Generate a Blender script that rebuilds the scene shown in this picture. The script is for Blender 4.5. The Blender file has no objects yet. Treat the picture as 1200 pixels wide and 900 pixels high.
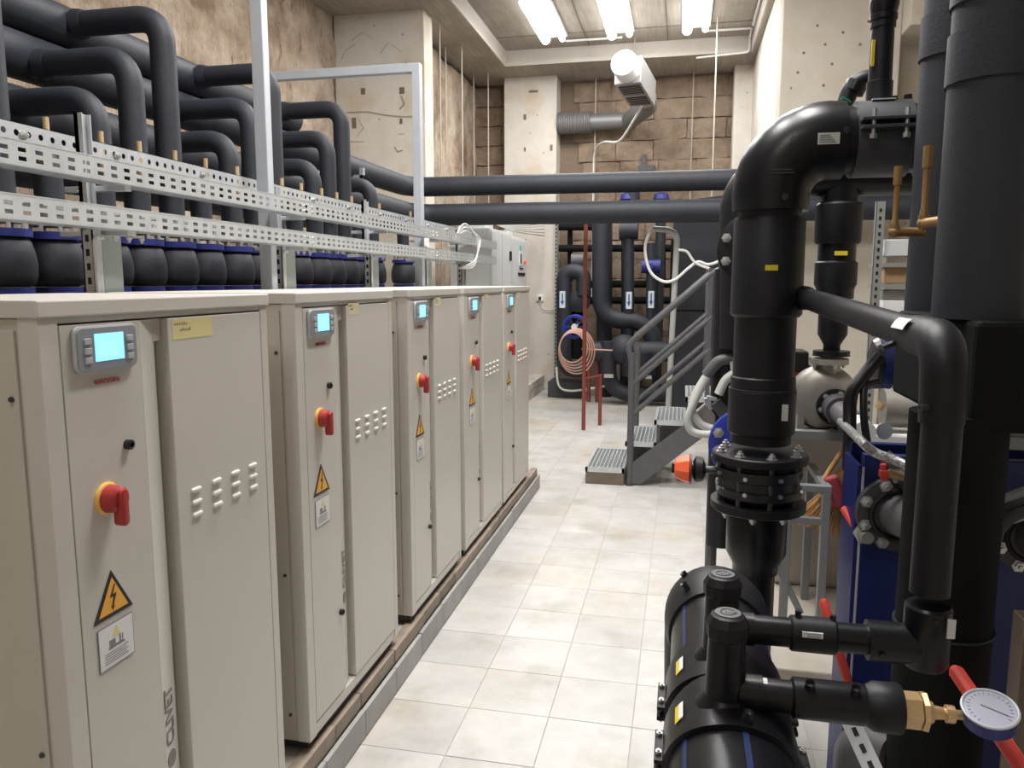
import bpy, bmesh, math, random
from mathutils import Vector, Matrix, noise
random.seed(7)
PI = math.pi
COL = bpy.context.scene.collection
SC = bpy.context.scene

# ------------------------------------------------------------------ camera, world, light, exposure
FPX = 905.0
PITCH = math.atan(120/905.0)
YAW = math.atan(200/math.hypot(905, 120))
EYE = Vector((0, 0, 1.72))
cam = bpy.data.cameras.new('camera')
cam.sensor_fit = 'HORIZONTAL'; cam.sensor_width = 36.0; cam.lens = FPX*36.0/1200.0
cam.clip_start = 0.05; cam.clip_end = 100
camo = bpy.data.objects.new('camera', cam); COL.objects.link(camo)
camo.location = EYE
camo.rotation_euler = (PI/2-PITCH, 0, YAW)
SC.camera = camo
SC.view_settings.view_transform = 'Standard'
SC.view_settings.look = 'None'
SC.view_settings.gamma = 1
SC.view_settings.use_curve_mapping = False
SC.view_settings.exposure = 0.22
world = bpy.data.worlds.new('world'); SC.world = world; world.use_nodes = True
bg = world.node_tree.nodes['Background']
bg.inputs[0].default_value = (0.80, 0.86, 1.0, 1); bg.inputs[1].default_value = 0.3
LAMP_W = 62.0
LAMP_ROWS = (10.15, 6.4, 3.0, -.7)  # last row is a fill lamp added behind the camera
def area_lamp(x, y, z, sx, sy, watts):
    l = bpy.data.lights.new('tube_light', 'AREA'); l.shape = 'RECTANGLE'; l.size = sx; l.size_y = sy
    l.energy = watts; l.color = (1.0, 0.975, 0.945)
    o = bpy.data.objects.new('tube_light', l); COL.objects.link(o); o.location = (x, y, z)
    return o

# ------------------------------------------------------------------ helpers
FW = Vector((-math.sin(YAW)*math.cos(PITCH), math.cos(YAW)*math.cos(PITCH), -math.sin(PITCH)))
RT = Vector((math.cos(YAW), math.sin(YAW), 0)); UP = RT.cross(FW)
def at(px, py, Y):
    """world point seen at a measured photo point, at the real distance Y down the room"""
    d = FW + RT*((px-600)/FPX) + UP*((450-py)/FPX)
    return EYE + d*(Y/d.y)
def V(*a): return Vector(a)

class MB:
    def __init__(s): s.v = []; s.f = []; s.m = None; s.mi = []; s.cur = 0
    def add(s, vs, fs):
        n = len(s.v); s.v += [Vector(p) for p in vs]
        s.f += [tuple(i+n for i in f) for f in fs]; s.mi += [s.cur]*len(fs)
        return s
    def box(s, x0, x1, y0, y1, z0, z1, M=None):
        vs = [V(x, y, z) for z in (z0, z1) for y in (y0, y1) for x in (x0, x1)]
        if M is not None: vs = [M @ p for p in vs]
        return s.add(vs, [(0,2,3,1),(4,5,7,6),(0,1,5,4),(2,6,7,3),(0,4,6,2),(1,3,7,5)])
    def bar(s, a, b, w, h, up=(0,0,1)):
        a = V(*a); b = V(*b); d = (b-a); L = d.length; d.normalize(); u = V(*up)
        r = d.cross(u)
        if r.length < 1e-4: r = d.cross(V(0,1,0))
        r.normalize(); u = r.cross(d)
        vs = [p + r*(sx*w/2) + u*(sz*h/2) for p in (a, b) for sx, sz in ((-1,-1),(1,-1),(1,1),(-1,1))]
        return s.add(vs, [(0,1,2,3)[::-1] if False else (0,3,2,1),(4,5,6,7),(0,1,5,4),(1,2,6,5),(2,3,7,6),(3,0,4,7)])
    def lathe(s, o, ax, prof, n=24, cap=True):
        """prof = [(distance along axis, radius), ...]"""
        o = V(*o); ax = V(*ax).normalized()
        t = V(0,0,1) if abs(ax.z) < .9 else V(1,0,0)
        a = ax.cross(t).normalized(); b = ax.cross(a)
        vs = []
        for d, r in prof:
            for k in range(n):
                an = 2*PI*k/n; vs.append(o + ax*d + (a*math.cos(an)+b*math.sin(an))*r)
        fs = []
        for i in range(len(prof)-1):
            for k in range(n):
                k2 = (k+1) % n
                fs.append((i*n+k, i*n+k2, (i+1)*n+k2, (i+1)*n+k))
        if cap:
            fs.append(tuple(range(n))[::-1]); m = (len(prof)-1)*n; fs.append(tuple(m+k for k in range(n)))
        return s.add(vs, fs)
    def cyl(s, a, b, r, n=20, r2=None):
        a = V(*a); b = V(*b); return s.lathe(a, b-a, [(0, r), ((b-a).length, r if r2 is None else r2)], n)
    def tube(s, pts, r, n=16, cap=True):
        pts = [V(*p) for p in pts]; N = len(pts)
        rs = r if isinstance(r, (list, tuple)) else [r]*N
        T = []
        for i in range(N):
            t = (pts[min(i+1, N-1)] - pts[max(i-1, 0)]); T.append(t.normalized())
        t0 = T[0]; u = V(0,0,1) if abs(t0.z) < .9 else V(1,0,0)
        a = t0.cross(u).normalized(); vs = []
        for i in range(N):
            a = (a - T[i]*a.dot(T[i]))
            if a.length < 1e-6: a = T[i].orthogonal()
            a.normalize(); b = T[i].cross(a)
            for k in range(n):
                an = 2*PI*k/n; vs.append(pts[i] + (a*math.cos(an)+b*math.sin(an))*rs[i])
        fs = []
        for i in range(N-1):
            for k in range(n):
                k2 = (k+1) % n; fs.append((i*n+k, i*n+k2, (i+1)*n+k2, (i+1)*n+k))
        if cap: fs.append(tuple(range(n))[::-1]); m = (N-1)*n; fs.append(tuple(m+k for k in range(n)))
        return s.add(vs, fs)
    def prism(s, poly, o, u, v, w):
        """2D poly in plane (u,v) at o, extruded along w vector"""
        o = V(*o); u = V(*u); v = V(*v); w = V(*w); n = len(poly)
        a = [o+u*p[0]+v*p[1] for p in poly]; vs = a+[p+w for p in a]
        fs = [tuple(range(n))[::-1], tuple(range(n, 2*n))]+[(i, (i+1) % n, (i+1) % n+n, i+n) for i in range(n)]
        return s.add(vs, fs)
    def ring(s, c, ax, R, r, n=32, m=8):
        c = V(*c); ax = V(*ax).normalized(); a = ax.orthogonal().normalized(); b = ax.cross(a)
        vs = []
        for i in range(n):
            e = a*math.cos(2*PI*i/n)+b*math.sin(2*PI*i/n)
            for k in range(m): vs.append(c + e*(R+r*math.cos(2*PI*k/m)) + ax*(r*math.sin(2*PI*k/m)))
        fs = [(i*m+k, ((i+1) % n)*m+k, ((i+1) % n)*m+(k+1) % m, i*m+(k+1) % m) for i in range(n) for k in range(m)]
        return s.add(vs, fs)
    def sphere(s, c, r, n=16, sz=1.0):
        prof = [(-r*sz*math.cos(PI*i/8), max(1e-4, r*math.sin(PI*i/8))) for i in range(9)]
        return s.lathe(c, (0,0,1), prof, n)

def build(name, mb, mat, parent=None, smooth=True, bevel=0, solid=0, ang=35):
    me = bpy.data.meshes.new(name)
    base = V(0,0,0); p = parent
    while p is not None: base += Vector(p.location); p = p.parent
    me.from_pydata([v-base for v in mb.v], [], mb.f)
    mats = mat if isinstance(mat, (list, tuple)) else [mat]
    for m in mats: me.materials.append(m)
    bm = bmesh.new(); bm.from_mesh(me)
    if len(mats) > 1:
        for f, i in zip(bm.faces, mb.mi): f.material_index = i
    bmesh.ops.recalc_face_normals(bm, faces=bm.faces)
    if bevel:
        es = [e for e in bm.edges if len(e.link_faces) == 2 and e.calc_face_angle(0) > .6]
        bmesh.ops.bevel(bm, geom=es, offset=bevel, segments=2, affect='EDGES', profile=.5)
    bm.to_mesh(me); bm.free()
    if smooth:
        me.shade_smooth(); me.set_sharp_from_angle(angle=math.radians(ang))
    o = bpy.data.objects.new(name, me); COL.objects.link(o)
    if parent is not None: o.parent = parent
    if solid:
        md = o.modifiers.new('thickness', 'SOLIDIFY'); md.thickness = solid
    return o
def thing(name, label, cat, loc, group=None):
    o = bpy.data.objects.new(name, None); COL.objects.link(o); o.empty_display_size = .1
    o.location = loc; o['label'] = label; o['category'] = cat
    if group: o['group'] = group
    return o
def tag(o, label, cat, group=None):
    o['label'] = label; o['category'] = cat
    if group: o['group'] = group
    return o
def kind(o, k='structure'): o['kind'] = k; return o
def pieces(mb):
    root = list(range(len(mb.v)))
    def find(i):
        while root[i] != i: root[i] = root[root[i]]; i = root[i]
        return i
    for f in mb.f:
        a = find(f[0])
        for i in f[1:]: root[find(i)] = a
    out = {}
    for fi, f in enumerate(mb.f): out.setdefault(find(f[0]), []).append(f)
    res = []
    for fs in out.values():
        ids = sorted({i for f in fs for i in f}); mp = {i: k for k, i in enumerate(ids)}
        res.append(MB().add([mb.v[i] for i in ids], [tuple(mp[i] for i in f) for f in fs]))
    return res
def part(name, mb, mat, parent, label=None, split=False, stuff=False, **k):
    if split:
        for q in pieces(mb): o = part(name, q, mat, parent, label, **k)
        return o
    o = build(name, mb, mat, parent, **k)
    if stuff: o['kind'] = 'stuff'
    if label: o['label'] = label
    return o
def solo(name, mb, mat, label, cat, group=None, **k):
    return tag(build(name, mb, mat, None, **k), label, cat, group)
def copy_tree(o, parent=None):
    c = o.copy(); COL.objects.link(c); c.parent = parent
    for ch in list(o.children): copy_tree(ch, c)
    return c
def bend(pts, r, seg=8):
    """polyline with rounded corners"""
    pts = [V(*p) for p in pts]; out = [pts[0]]
    for i in range(1, len(pts)-1):
        p = pts[i]; d0 = (pts[i-1]-p); d1 = (pts[i+1]-p)
        rr = min(r, d0.length*.49, d1.length*.49); a = p+d0.normalized()*rr; b = p+d1.normalized()*rr
        for k in range(seg+1):
            t = k/seg; w = 1-t
            # quadratic with slight fattening, close to an arc
            out.append(a*(w*w)+p*(2*w*t)+b*(t*t))
    out.append(pts[-1]); return out
def spline(pts, n=10):
    pts = [V(*p) for p in pts]; P = [pts[0]]+pts+[pts[-1]]; out = []
    for i in range(1, len(P)-2):
        for k in range(n):
            t = k/n; a, b, c, d = P[i-1], P[i], P[i+1], P[i+2]
            out.append(.5*((2*b)+(c-a)*t+(2*a-5*b+4*c-d)*t*t+(3*b-a-3*c+d)*t**3))
    out.append(P[-2]); return out

# ------------------------------------------------------------------ materials
def mat(name, col, rough=.5, metal=0, nscale=None, namt=0, col2=None, bump=0, bscale=None, spec=None, coat=0, emit=None, rnd=0, detail=5, stretch=None, dist=.004):
    m = bpy.data.materials.new(name); m.use_nodes = True
    nt = m.node_tree; N = nt.nodes; L = nt.links; b = N['Principled BSDF']
    b.inputs['Base Color'].default_value = (*col, 1); b.inputs['Roughness'].default_value = rough
    b.inputs['Metallic'].default_value = metal
    if spec is not None: b.inputs['Specular IOR Level'].default_value = spec
    if coat: b.inputs['Coat Weight'].default_value = coat; b.inputs['Coat Roughness'].default_value = .2
    if emit: b.inputs['Emission Color'].default_value = (*emit[0], 1); b.inputs['Emission Strength'].default_value = emit[1]
    tc = N.new('ShaderNodeTexCoord'); src = tc.outputs['Object']
    if rnd or stretch:
        mp = N.new('ShaderNodeMapping'); L.new(src, mp.inputs[0]); src = mp.outputs[0]
        if stretch: mp.inputs['Scale'].default_value = stretch
        if rnd:
            oi = N.new('ShaderNodeObjectInfo'); ml = N.new('ShaderNodeVectorMath'); ml.operation = 'SCALE'
            ml.inputs[0].default_value = (37, 53, 71); L.new(oi.outputs['Random'], ml.inputs['Scale']); L.new(ml.outputs[0], mp.inputs['Location'])
    cur = None
    if col2 is not None:
        n = N.new('ShaderNodeTexNoise'); n.inputs['Scale'].default_value = nscale or 4; n.inputs['Detail'].default_value = detail
        n.inputs['Roughness'].default_value = .62; L.new(src, n.inputs['Vector'])
        r = N.new('ShaderNodeValToRGB'); r.color_ramp.elements[0].position = .5-.5*(1-namt); r.color_ramp.elements[1].position = .5+.5*(1-namt)
        r.color_ramp.elements[0].color = (*col, 1); r.color_ramp.elements[1].color = (*col2, 1)
        L.new(n.outputs['Fac'], r.inputs[0]); cur = r.outputs[0]
    if rnd:
        if cur is None:
            c = N.new('ShaderNodeRGB'); c.outputs[0].default_value = (*col, 1); cur = c.outputs[0]
        h = N.new('ShaderNodeHueSaturation'); mr = N.new('ShaderNodeMapRange')
        mr.inputs['To Min'].default_value = 1-rnd; mr.inputs['To Max'].default_value = 1+rnd
        L.new(oi.outputs['Random'], mr.inputs[0]); L.new(mr.outputs[0], h.inputs['Value']); L.new(cur, h.inputs['Color']); cur = h.outputs[0]
    if cur is not None: L.new(cur, b.inputs['Base Color'])
    if bump:
        n2 = N.new('ShaderNodeTexNoise'); n2.inputs['Scale'].default_value = bscale or 30; n2.inputs['Detail'].default_value = 6
        L.new(src, n2.inputs['Vector'])
        bp = N.new('ShaderNodeBump'); bp.inputs['Strength'].default_value = bump; bp.inputs['Distance'].default_value = dist
        L.new(n2.outputs['Fac'], bp.inputs['Height']); L.new(bp.outputs[0], b.inputs['Normal'])
    m['b'] = 1
    return m
def concrete(name, c1, c2, pits=True, board=0):
    m = mat(name, c1, .85, nscale=1.6, namt=.55, col2=c2, bump=.35, bscale=28, detail=9)
    nt = m.node_tree; N = nt.nodes; L = nt.links; b = N['Principled BSDF']
    base = b.inputs['Base Color'].links[0].from_socket; tc = [n for n in N if n.type == 'TEX_COORD'][0].outputs['Object']
    if pits:
        v = N.new('ShaderNodeTexVoronoi'); v.inputs['Scale'].default_value = 5.5; L.new(tc, v.inputs['Vector'])
        r = N.new('ShaderNodeValToRGB'); r.color_ramp.elements[0].position = .045; r.color_ramp.elements[1].position = .075
        r.color_ramp.elements[0].color = (.16, .13, .1, 1); r.color_ramp.elements[1].color = (1, 1, 1, 1)
        L.new(v.outputs['Distance'], r.inputs[0])
        mx = N.new('ShaderNodeMix'); mx.data_type = 'RGBA'; mx.blend_type = 'MULTIPLY'; mx.inputs[0].default_value = .75
        L.new(base, mx.inputs[6]); L.new(r.outputs[0], mx.inputs[7]); base = mx.outputs[2]
    if board:
        w = N.new('ShaderNodeTexNoise'); w.inputs['Scale'].default_value = 6; w.inputs['Detail'].default_value = 6
        mp = N.new('ShaderNodeMapping'); mp.inputs['Scale'].default_value = (.25, 5, 5) if board == 1 else (5, .25, 5)
        L.new(tc, mp.inputs[0]); L.new(mp.outputs[0], w.inputs['Vector'])
        r = N.new('ShaderNodeValToRGB'); r.color_ramp.elements[0].position = .3; r.color_ramp.elements[1].position = .7
        r.color_ramp.elements[0].color = (.72, .68, .62, 1); r.color_ramp.elements[1].color = (1, 1, 1, 1)
        L.new(w.outputs['Fac'], r.inputs[0])
        mx = N.new('ShaderNodeMix'); mx.data_type = 'RGBA'; mx.blend_type = 'MULTIPLY'; mx.inputs[0].default_value = .8
        L.new(base, mx.inputs[6]); L.new(r.outputs[0], mx.inputs[7]); base = mx.outputs[2]
    L.new(base, b.inputs['Base Color'])
    return m
M = {}
M['beige'] = mat('cabinet_paint', (.575, .545, .50), .36, nscale=2.5, namt=.3, col2=(.61, .58, .535), bump=.05, bscale=250)
M['beige_shaded'] = mat('cabinet_paint_shaded', (.52, .485, .42), .42, nscale=2.5, namt=.3, col2=(.56, .525, .455))  # cabinet paint again, shade of sides and recess put into its colour
M['beige_lite'] = mat('louvre_paint', (.74, .71, .65), .4)
M['black'] = mat('black_plastic', (.012, .012, .014), .4)
M['hdpe'] = mat('black_polyethylene', (.004, .004, .0055), .32, spec=.32, nscale=6, namt=.3, col2=(.010, .010, .012), bump=.05, bscale=60)
M['hdpe_d'] = mat('dull_polyethylene', (.006, .006, .008), .46, spec=.28, nscale=6, namt=.3, col2=(.015, .015, .018), bump=.08, bscale=90)
M['hdpe_g'] = mat('grey_polyethylene', (.05, .052, .058), .42)
M['foam'] = mat('foam_insulation', (.015, .0175, .025), .60, nscale=5, namt=.2, col2=(.029, .033, .045), bump=.3, bscale=120, spec=.45)
M['foam2'] = mat('foam_insulation_fine', (.015, .0175, .025), .64, nscale=3, namt=.3, col2=(.026, .030, .040), bump=.25, bscale=200)
M['foam_dark'] = mat('dark_foam', (.004, .0045, .005), .75, spec=.15, nscale=3, namt=.3, col2=(.009, .0095, .010), bump=.2, bscale=150)
M['galv'] = mat('galvanised_steel', (.50, .52, .54), .42, .5, nscale=14, namt=.2, col2=(.70, .72, .74), bump=.05, bscale=80)
M['galv_g'] = mat('grey_green_steel', (.30, .34, .33), .45, .25, nscale=8, namt=.3, col2=(.36, .40, .39))
M['trestle'] = mat('grey_trestle_paint', (.24, .25, .26), .5, .2)
M['tubesteel'] = mat('painted_square_tube', (.50, .54, .60), .4, .2, nscale=6, namt=.3, col2=(.60, .63, .68))
M['railgrey'] = mat('grey_railing_paint', (.085, .085, .092), .4, .1, nscale=10, namt=.3, col2=(.12, .12, .128))
M['grating'] = mat('grating_steel', (.60, .64, .65), .5, .4)
M['brass'] = mat('brass', (.56, .36, .17), .38, .75, nscale=20, namt=.3, col2=(.70, .52, .30))
M['bronze'] = mat('aged_brass', (.26, .15, .055), .5, .55, nscale=12, namt=.3, col2=(.36, .23, .10))
M['brass_lite'] = mat('pale_brass_stub', (.60, .45, .24), .5, .2, nscale=30, namt=.2, col2=(.45, .33, .19))
M['red'] = mat('red_plastic', (.36, .028, .025), .42)
M['plabel'] = mat('yellow_pipe_label', (.70, .54, .03), .5)
M['redlev'] = mat('red_lever_vinyl', (.55, .04, .03), .55, nscale=20, namt=.3, col2=(.66, .07, .05))
M['rust'] = mat('red_oxide_paint', (.17, .034, .022), .6, nscale=8, namt=.3, col2=(.24, .06, .04))
M['orange'] = mat('orange_cap', (.92, .13, .04), .5)
M['yellow'] = mat('yellow_plate', (.80, .48, .10), .5)
M['sign'] = mat('warning_amber', (.85, .42, .05), .5)
M['note'] = mat('yellow_tape', (.72, .62, .30), .6)
M['note2'] = mat('faded_note', (.68, .60, .40), .6)
M['white'] = mat('white_label', (.75, .75, .75), .5)
M['ltext'] = mat('grey_print', (.2, .2, .22), .6)
M['redtext'] = mat('red_print', (.5, .08, .12), .6)
M['logo'] = mat('logo_grey', (.17, .155, .14), .5)
M['bezel'] = mat('grey_bezel', (.30, .32, .36), .35, .1)
M['bezel2'] = mat('pale_bezel_rim', (.48, .49, .51), .35, .1)
M['screen'] = mat('lit_screen', (.1, .4, .5), .3, emit=((.32, .74, 1.0), .95))
M['screen2'] = mat('lit_screen_field', (.1, .5, .4), .3, emit=((.42, .92, .86), .85))
M['blue'] = mat('blue_enamel', (.005, .012, .10), .4, nscale=4, namt=.3, col2=(.008, .020, .15))
M['blue2'] = mat('blue_flange', (.015, .02, .16), .5)
M['bluebright'] = mat('blue_valve_body', (.012, .03, .28), .35)
M['chrome'] = mat('zinc_bolt', (.62, .62, .62), .35, .85)
M['steel'] = mat('pump_casting', (.30, .28, .25), .5, .45, nscale=12, namt=.3, col2=(.40, .38, .34), bump=.15, bscale=60)
M['darksteel'] = mat('dark_cast_flange', (.07, .07, .075), .5, .3)
M['plastgrey'] = mat('grey_rubber', (.09, .09, .095), .5)
M['cable'] = mat('grey_cable', (.55, .55, .53), .5)
M['cablew'] = mat('white_cable', (.78, .78, .75), .45)
M['pvc'] = mat('grey_pvc_conduit', (.36, .37, .37), .45)
M['panel'] = mat('electrical_cabinet_paint', (.58, .60, .61), .45)
M['duct'] = mat('galvanised_duct', (.55, .55, .56), .35, .75)
M['flex'] = mat('flexible_duct', (.20, .20, .205), .5, .4)
M['rod'] = mat('dull_rod', (.45, .42, .37), .6)
M['fanwhite'] = mat('fan_end', (.80, .80, .80), .4)
M['braid'] = mat('braided_hose', (.7, .7, .7), .4, .4, nscale=160, namt=.8, col2=(.25, .25, .25))
M['tile'] = mat('floor_tile', (.43, .42, .40), .40, nscale=4.5, namt=.45, col2=(.60, .59, .57), bump=.22, bscale=45, rnd=.05, detail=10, dist=.002)
M['grout'] = mat('grout', (.40, .385, .36), .8, nscale=9, namt=.3, col2=(.52, .50, .47))
M['plinth'] = mat('plinth_screed', (.50, .46, .41), .85, nscale=5, namt=.4, col2=(.62, .58, .53), bump=.3)
M['riser'] = mat('grey_riser_tile', (.27, .27, .265), .5, nscale=6, namt=.4, col2=(.40, .40, .39), rnd=.08)
M['brownedge'] = mat('brown_edge_course', (.20, .155, .12), .8, nscale=12, namt=.4, col2=(.34, .28, .23), bump=.4, rnd=.15)
M['conc'] = concrete('column_concrete', (.55, .515, .46), (.70, .675, .625))
M['conc_r'] = concrete('side_concrete', (.46, .415, .34), (.60, .56, .50))
M['ceil'] = concrete('ceiling_concrete', (.30, .27, .23), (.43, .395, .345), pits=False, board=2)
M['ceil2'] = concrete('edge_concrete', (.52, .49, .44), (.64, .61, .56), pits=False)
M['pad'] = concrete('pad_concrete', (.40, .36, .30), (.52, .48, .42))
M['tuff'] = mat('tuff_block', (.21, .155, .11), .95, nscale=7, namt=.5, col2=(.34, .265, .20), bump=1.0, bscale=12, rnd=.08, detail=9, dist=.03)
M['mortar'] = mat('dark_mortar', (.20, .15, .11), .95, bump=.6, bscale=20, dist=.02)
M['shade_crate'] = mat('wall_shade_and_crate', (.045, .045, .052), .9, nscale=2, namt=.3, col2=(.08, .08, .085))  # serves the painted shade along the wall top and the dark crate
M['brown'] = mat('step_front', (.13, .10, .075), .7, nscale=8, namt=.4, col2=(.19, .155, .12))
M['straw'] = mat('broom_straw', (.55, .30, .11), .8, nscale=60, namt=.5, col2=(.72, .45, .20))
M['pink'] = mat('broom_head', (.38, .06, .07), .6)
M['hose'] = mat('pink_beige_hose', (.60, .36, .27), .5)
M['cardboard'] = mat('cardboard', (.30, .19, .10), .85, nscale=6, namt=.3, col2=(.36, .24, .14))
M['shelfsteel'] = mat('shelf_steel', (.28, .29, .28), .5, .4)
M['glass'] = mat('gauge_face', (.52, .54, .66), .25, coat=.5)
M['tube'] = mat('lamp_tube', (1, 1, 1), .5, emit=((1, .985, .96), 9.0))
M['lamphouse'] = mat('lamp_housing', (.75, .75, .74), .4)
M['green'] = mat('green_strap', (.01, .22, .13), .5)

def stains(m, scale, c, lo, hi, amt):
    nt = m.node_tree; N = nt.nodes; L = nt.links; b = N['Principled BSDF']; base = b.inputs['Base Color'].links[0].from_socket
    g = N.new('ShaderNodeNewGeometry'); n = N.new('ShaderNodeTexNoise'); n.inputs['Scale'].default_value = scale; n.inputs['Detail'].default_value = 7; n.inputs['Roughness'].default_value = .6
    L.new(g.outputs['Position'], n.inputs['Vector'])
    r = N.new('ShaderNodeMapRange'); r.inputs['From Min'].default_value = lo; r.inputs['From Max'].default_value = hi; r.inputs['To Max'].default_value = amt
    L.new(n.outputs['Fac'], r.inputs[0]); mx = N.new('ShaderNodeMix'); mx.data_type = 'RGBA'; mx.blend_type = 'MULTIPLY'
    L.new(r.outputs[0], mx.inputs[0]); L.new(base, mx.inputs[6]); mx.inputs[7].default_value = (*c, 1); L.new(mx.outputs[2], b.inputs['Base Color'])
stains(M['tile'], .9, (.93, .82, .66), .52, .68, .8)
stains(M['tile'], 2.6, (.80, .78, .75), .52, .68, .9)
stains(M['plinth'], 3, (.6, .52, .45), .5, .7, .8)
stains(M['tuff'], 1.1, (.55, .50, .45), .45, .65, .9)
stains(M['conc'], 1.6, (.80, .70, .58), .52, .68, .9)
stains(M['conc_r'], 1.6, (.82, .74, .62), .52, .68, .8)
# rough picked rock of the left wall: colour from several noises, relief is real geometry + bump
def rock_mat():
    m = bpy.data.materials.new('picked_rock'); m.use_nodes = True; nt = m.node_tree; N = nt.nodes; L = nt.links; b = N['Principled BSDF']
    b.inputs['Roughness'].default_value = .95
    tc = N.new('ShaderNodeTexCoord')
    def nz(scale, det=8, rough=.6, st=None):
        n = N.new('ShaderNodeTexNoise'); n.inputs['Scale'].default_value = scale; n.inputs['Detail'].default_value = det; n.inputs['Roughness'].default_value = rough
        if st:
            mp = N.new('ShaderNodeMapping'); mp.inputs['Scale'].default_value = st; mp.inputs['Rotation'].default_value = (.5, 0, 0); L.new(tc.outputs['Object'], mp.inputs[0]); L.new(mp.outputs[0], n.inputs['Vector'])
        else: L.new(tc.outputs['Object'], n.inputs['Vector'])
        return n.outputs['Fac']
    r = N.new('ShaderNodeValToRGB'); e = r.color_ramp.elements
    e[0].position = .36; e[0].color = (.27, .185, .125, 1); e[1].position = .64; e[1].color = (.72, .62, .52, 1)
    x = e.new(.5); x.color = (.50, .39, .295, 1)
    L.new(nz(1.3, 10, .68), r.inputs[0])
    r2 = N.new('ShaderNodeValToRGB'); r2.color_ramp.elements[0].position = .34; r2.color_ramp.elements[1].position = .43
    r2.color_ramp.elements[0].color = (.38, .26, .18, 1); r2.color_ramp.elements[1].color = (1, 1, 1, 1)
    L.new(nz(4.2, 10, .72, (1, 2.2, .9)), r2.inputs[0])
    mx = N.new('ShaderNodeMix'); mx.data_type = 'RGBA'; mx.blend_type = 'MULTIPLY'; mx.inputs[0].default_value = .8
    L.new(r.outputs[0], mx.inputs[6]); L.new(r2.outputs[0], mx.inputs[7]); L.new(mx.outputs[2], b.inputs['Base Color'])
    bp = N.new('ShaderNodeBump'); bp.inputs['Strength'].default_value = 1.0; bp.inputs['Distance'].default_value = .07
    L.new(nz(11, 9, .65, (1, 2.0, .8)), bp.inputs['Height']); L.new(bp.outputs[0], b.inputs['Normal'])
    return m
M['rock'] = rock_mat()

# ------------------------------------------------------------------ the room
CEIL = 4.85
fl = kind(build('floor', MB().box(-4.3, 4.3, -2.6, 12.7, -.12, -.0035), M['grout'], smooth=False))
T = .329
mb = MB(); g = .0013
mb.box(g, T-g, g, T-g, -.006, 0)
tile0 = build('tile', mb, M['tile'], fl, smooth=False, bevel=.0015)
tm = tile0.data; n = 0
for j in range(33):
    y = 1.524 + j*T
    for i in range(-3, 7):
        x = -1.13 + i*T
        if i < 0 and y < 6.3: continue
        if y+T > 12.6 or (x < -1.9 and False): continue
        if n == 0: o = tile0
        else: o = bpy.data.objects.new('tile', tm); COL.objects.link(o); o.parent = fl
        o.location = (x, y, random.uniform(-.0005, .0005)); n += 1
mb = MB()
for j in range(-12, 34):
    y = 1.524 + j*T
    if y+T > 12.6: continue
    for i in range(0, 16):
        x = -1.13 + i*T
        if j >= 0 and i < 7: continue
        mb.box(x+g, x+T-g, y+g, y+T-g, -.006, 0)
kind(build('tiles_beyond', mb, M['tile'], fl, smooth=False), 'stuff')

def rough_grid(u0, u1, v0, v1, nu, nv, fn):
    vs = []; fs = []
    for j in range(nv+1):
        for i in range(nu+1):
            vs.append(fn(u0+(u1-u0)*i/nu, v0+(v1-v0)*j/nv))
    for j in range(nv):
        for i in range(nu):
            a = j*(nu+1)+i; fs.append((a, a+1, a+nu+2, a+nu+1))
    return MB().add(vs, fs)
def relief(p): return .07*noise.fractal(p*1.2, .9, 2.1, 6) + .05*abs(noise.noise(V(p.x, p.y*4, p.z*2.6)+V(3, 1, 7)))**1.5
wl = kind(build('wall_left', rough_grid(-2.6, 9.05, 0, 4.9, 330, 140, lambda y, z: V(-4.15+relief(V(0, y, z)), y, z)), M['rock'], ang=180, solid=0))
mb = MB().add([V(-3.36+relief(V(9, y, z)), y, z) for y in [9.3+.1*k for k in range(34)] for z in [0+.16*q for q in range(31)]],
              [(k*31+q, (k+1)*31+q, (k+1)*31+q+1, k*31+q+1) for k in range(33) for q in range(30)])
kind(build('wall_left_rear', mb, M['rock'], ang=180))
kind(build('wall_left_shade', MB().box(-3.6, -3.40, 9.25, 12.6, 4.60, 4.85), M['shade_crate'], smooth=False))  # dark strip standing in for shade along the wall top
wb = kind(build('wall_back', MB().box(-4.3, 1.5, 12.6, 12.75, 0, 4.9), M['mortar'], smooth=False))
# tuff blocks in courses
def block_mesh(seed):
    w, h = .578, .300; nu, nv = 5, 3; vs = []; fs = []
    for j in range(nv+1):
        for i in range(nu+1):
            u = w*i/nu; v = h*j/nv; e = 0 if (i in (0, nu) or j in (0, nv)) else 1
            d = -.012*e - .06*e*noise.noise(V(u*4+seed*3, v*5, seed)); du = (.022*noise.noise(V(u*3, v*9, seed*5))); dv = .02*noise.noise(V(u*6+9, v*3, seed*2))
            vs.append(V(u+du, d-.01, v+dv))
    for j in range(nv):
        for i in range(nu):
            a = j*(nu+1)+i; fs.append((a, a+1, a+nu+2, a+nu+1))
    b = len(vs); rim = [0, nu, (nv+1)*(nu+1)-1, nv*(nu+1)]
    bot = list(range(nu+1)); top = [nv*(nu+1)+i for i in range(nu, -1, -1)]
    right = [j*(nu+1)+nu for j in range(1, nv)]; left = [j*(nu+1) for j in range(nv-1, 0, -1)]
    loop = bot+right+top+left
    vs += [V(vs[i].x, .05, vs[i].z) for i in loop]; m = len(loop)
    fs += [(loop[i], b+i, b+(i+1) % m, loop[(i+1) % m]) for i in range(m)]
    me = bpy.data.meshes.new('tuff_block'); me.from_pydata(vs, [], fs); me.materials.append(M['tuff']); me.shade_smooth(); me.set_sharp_from_angle(angle=.9)
    return me
bmesh_variants = [block_mesh(k) for k in range(6)]
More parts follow.
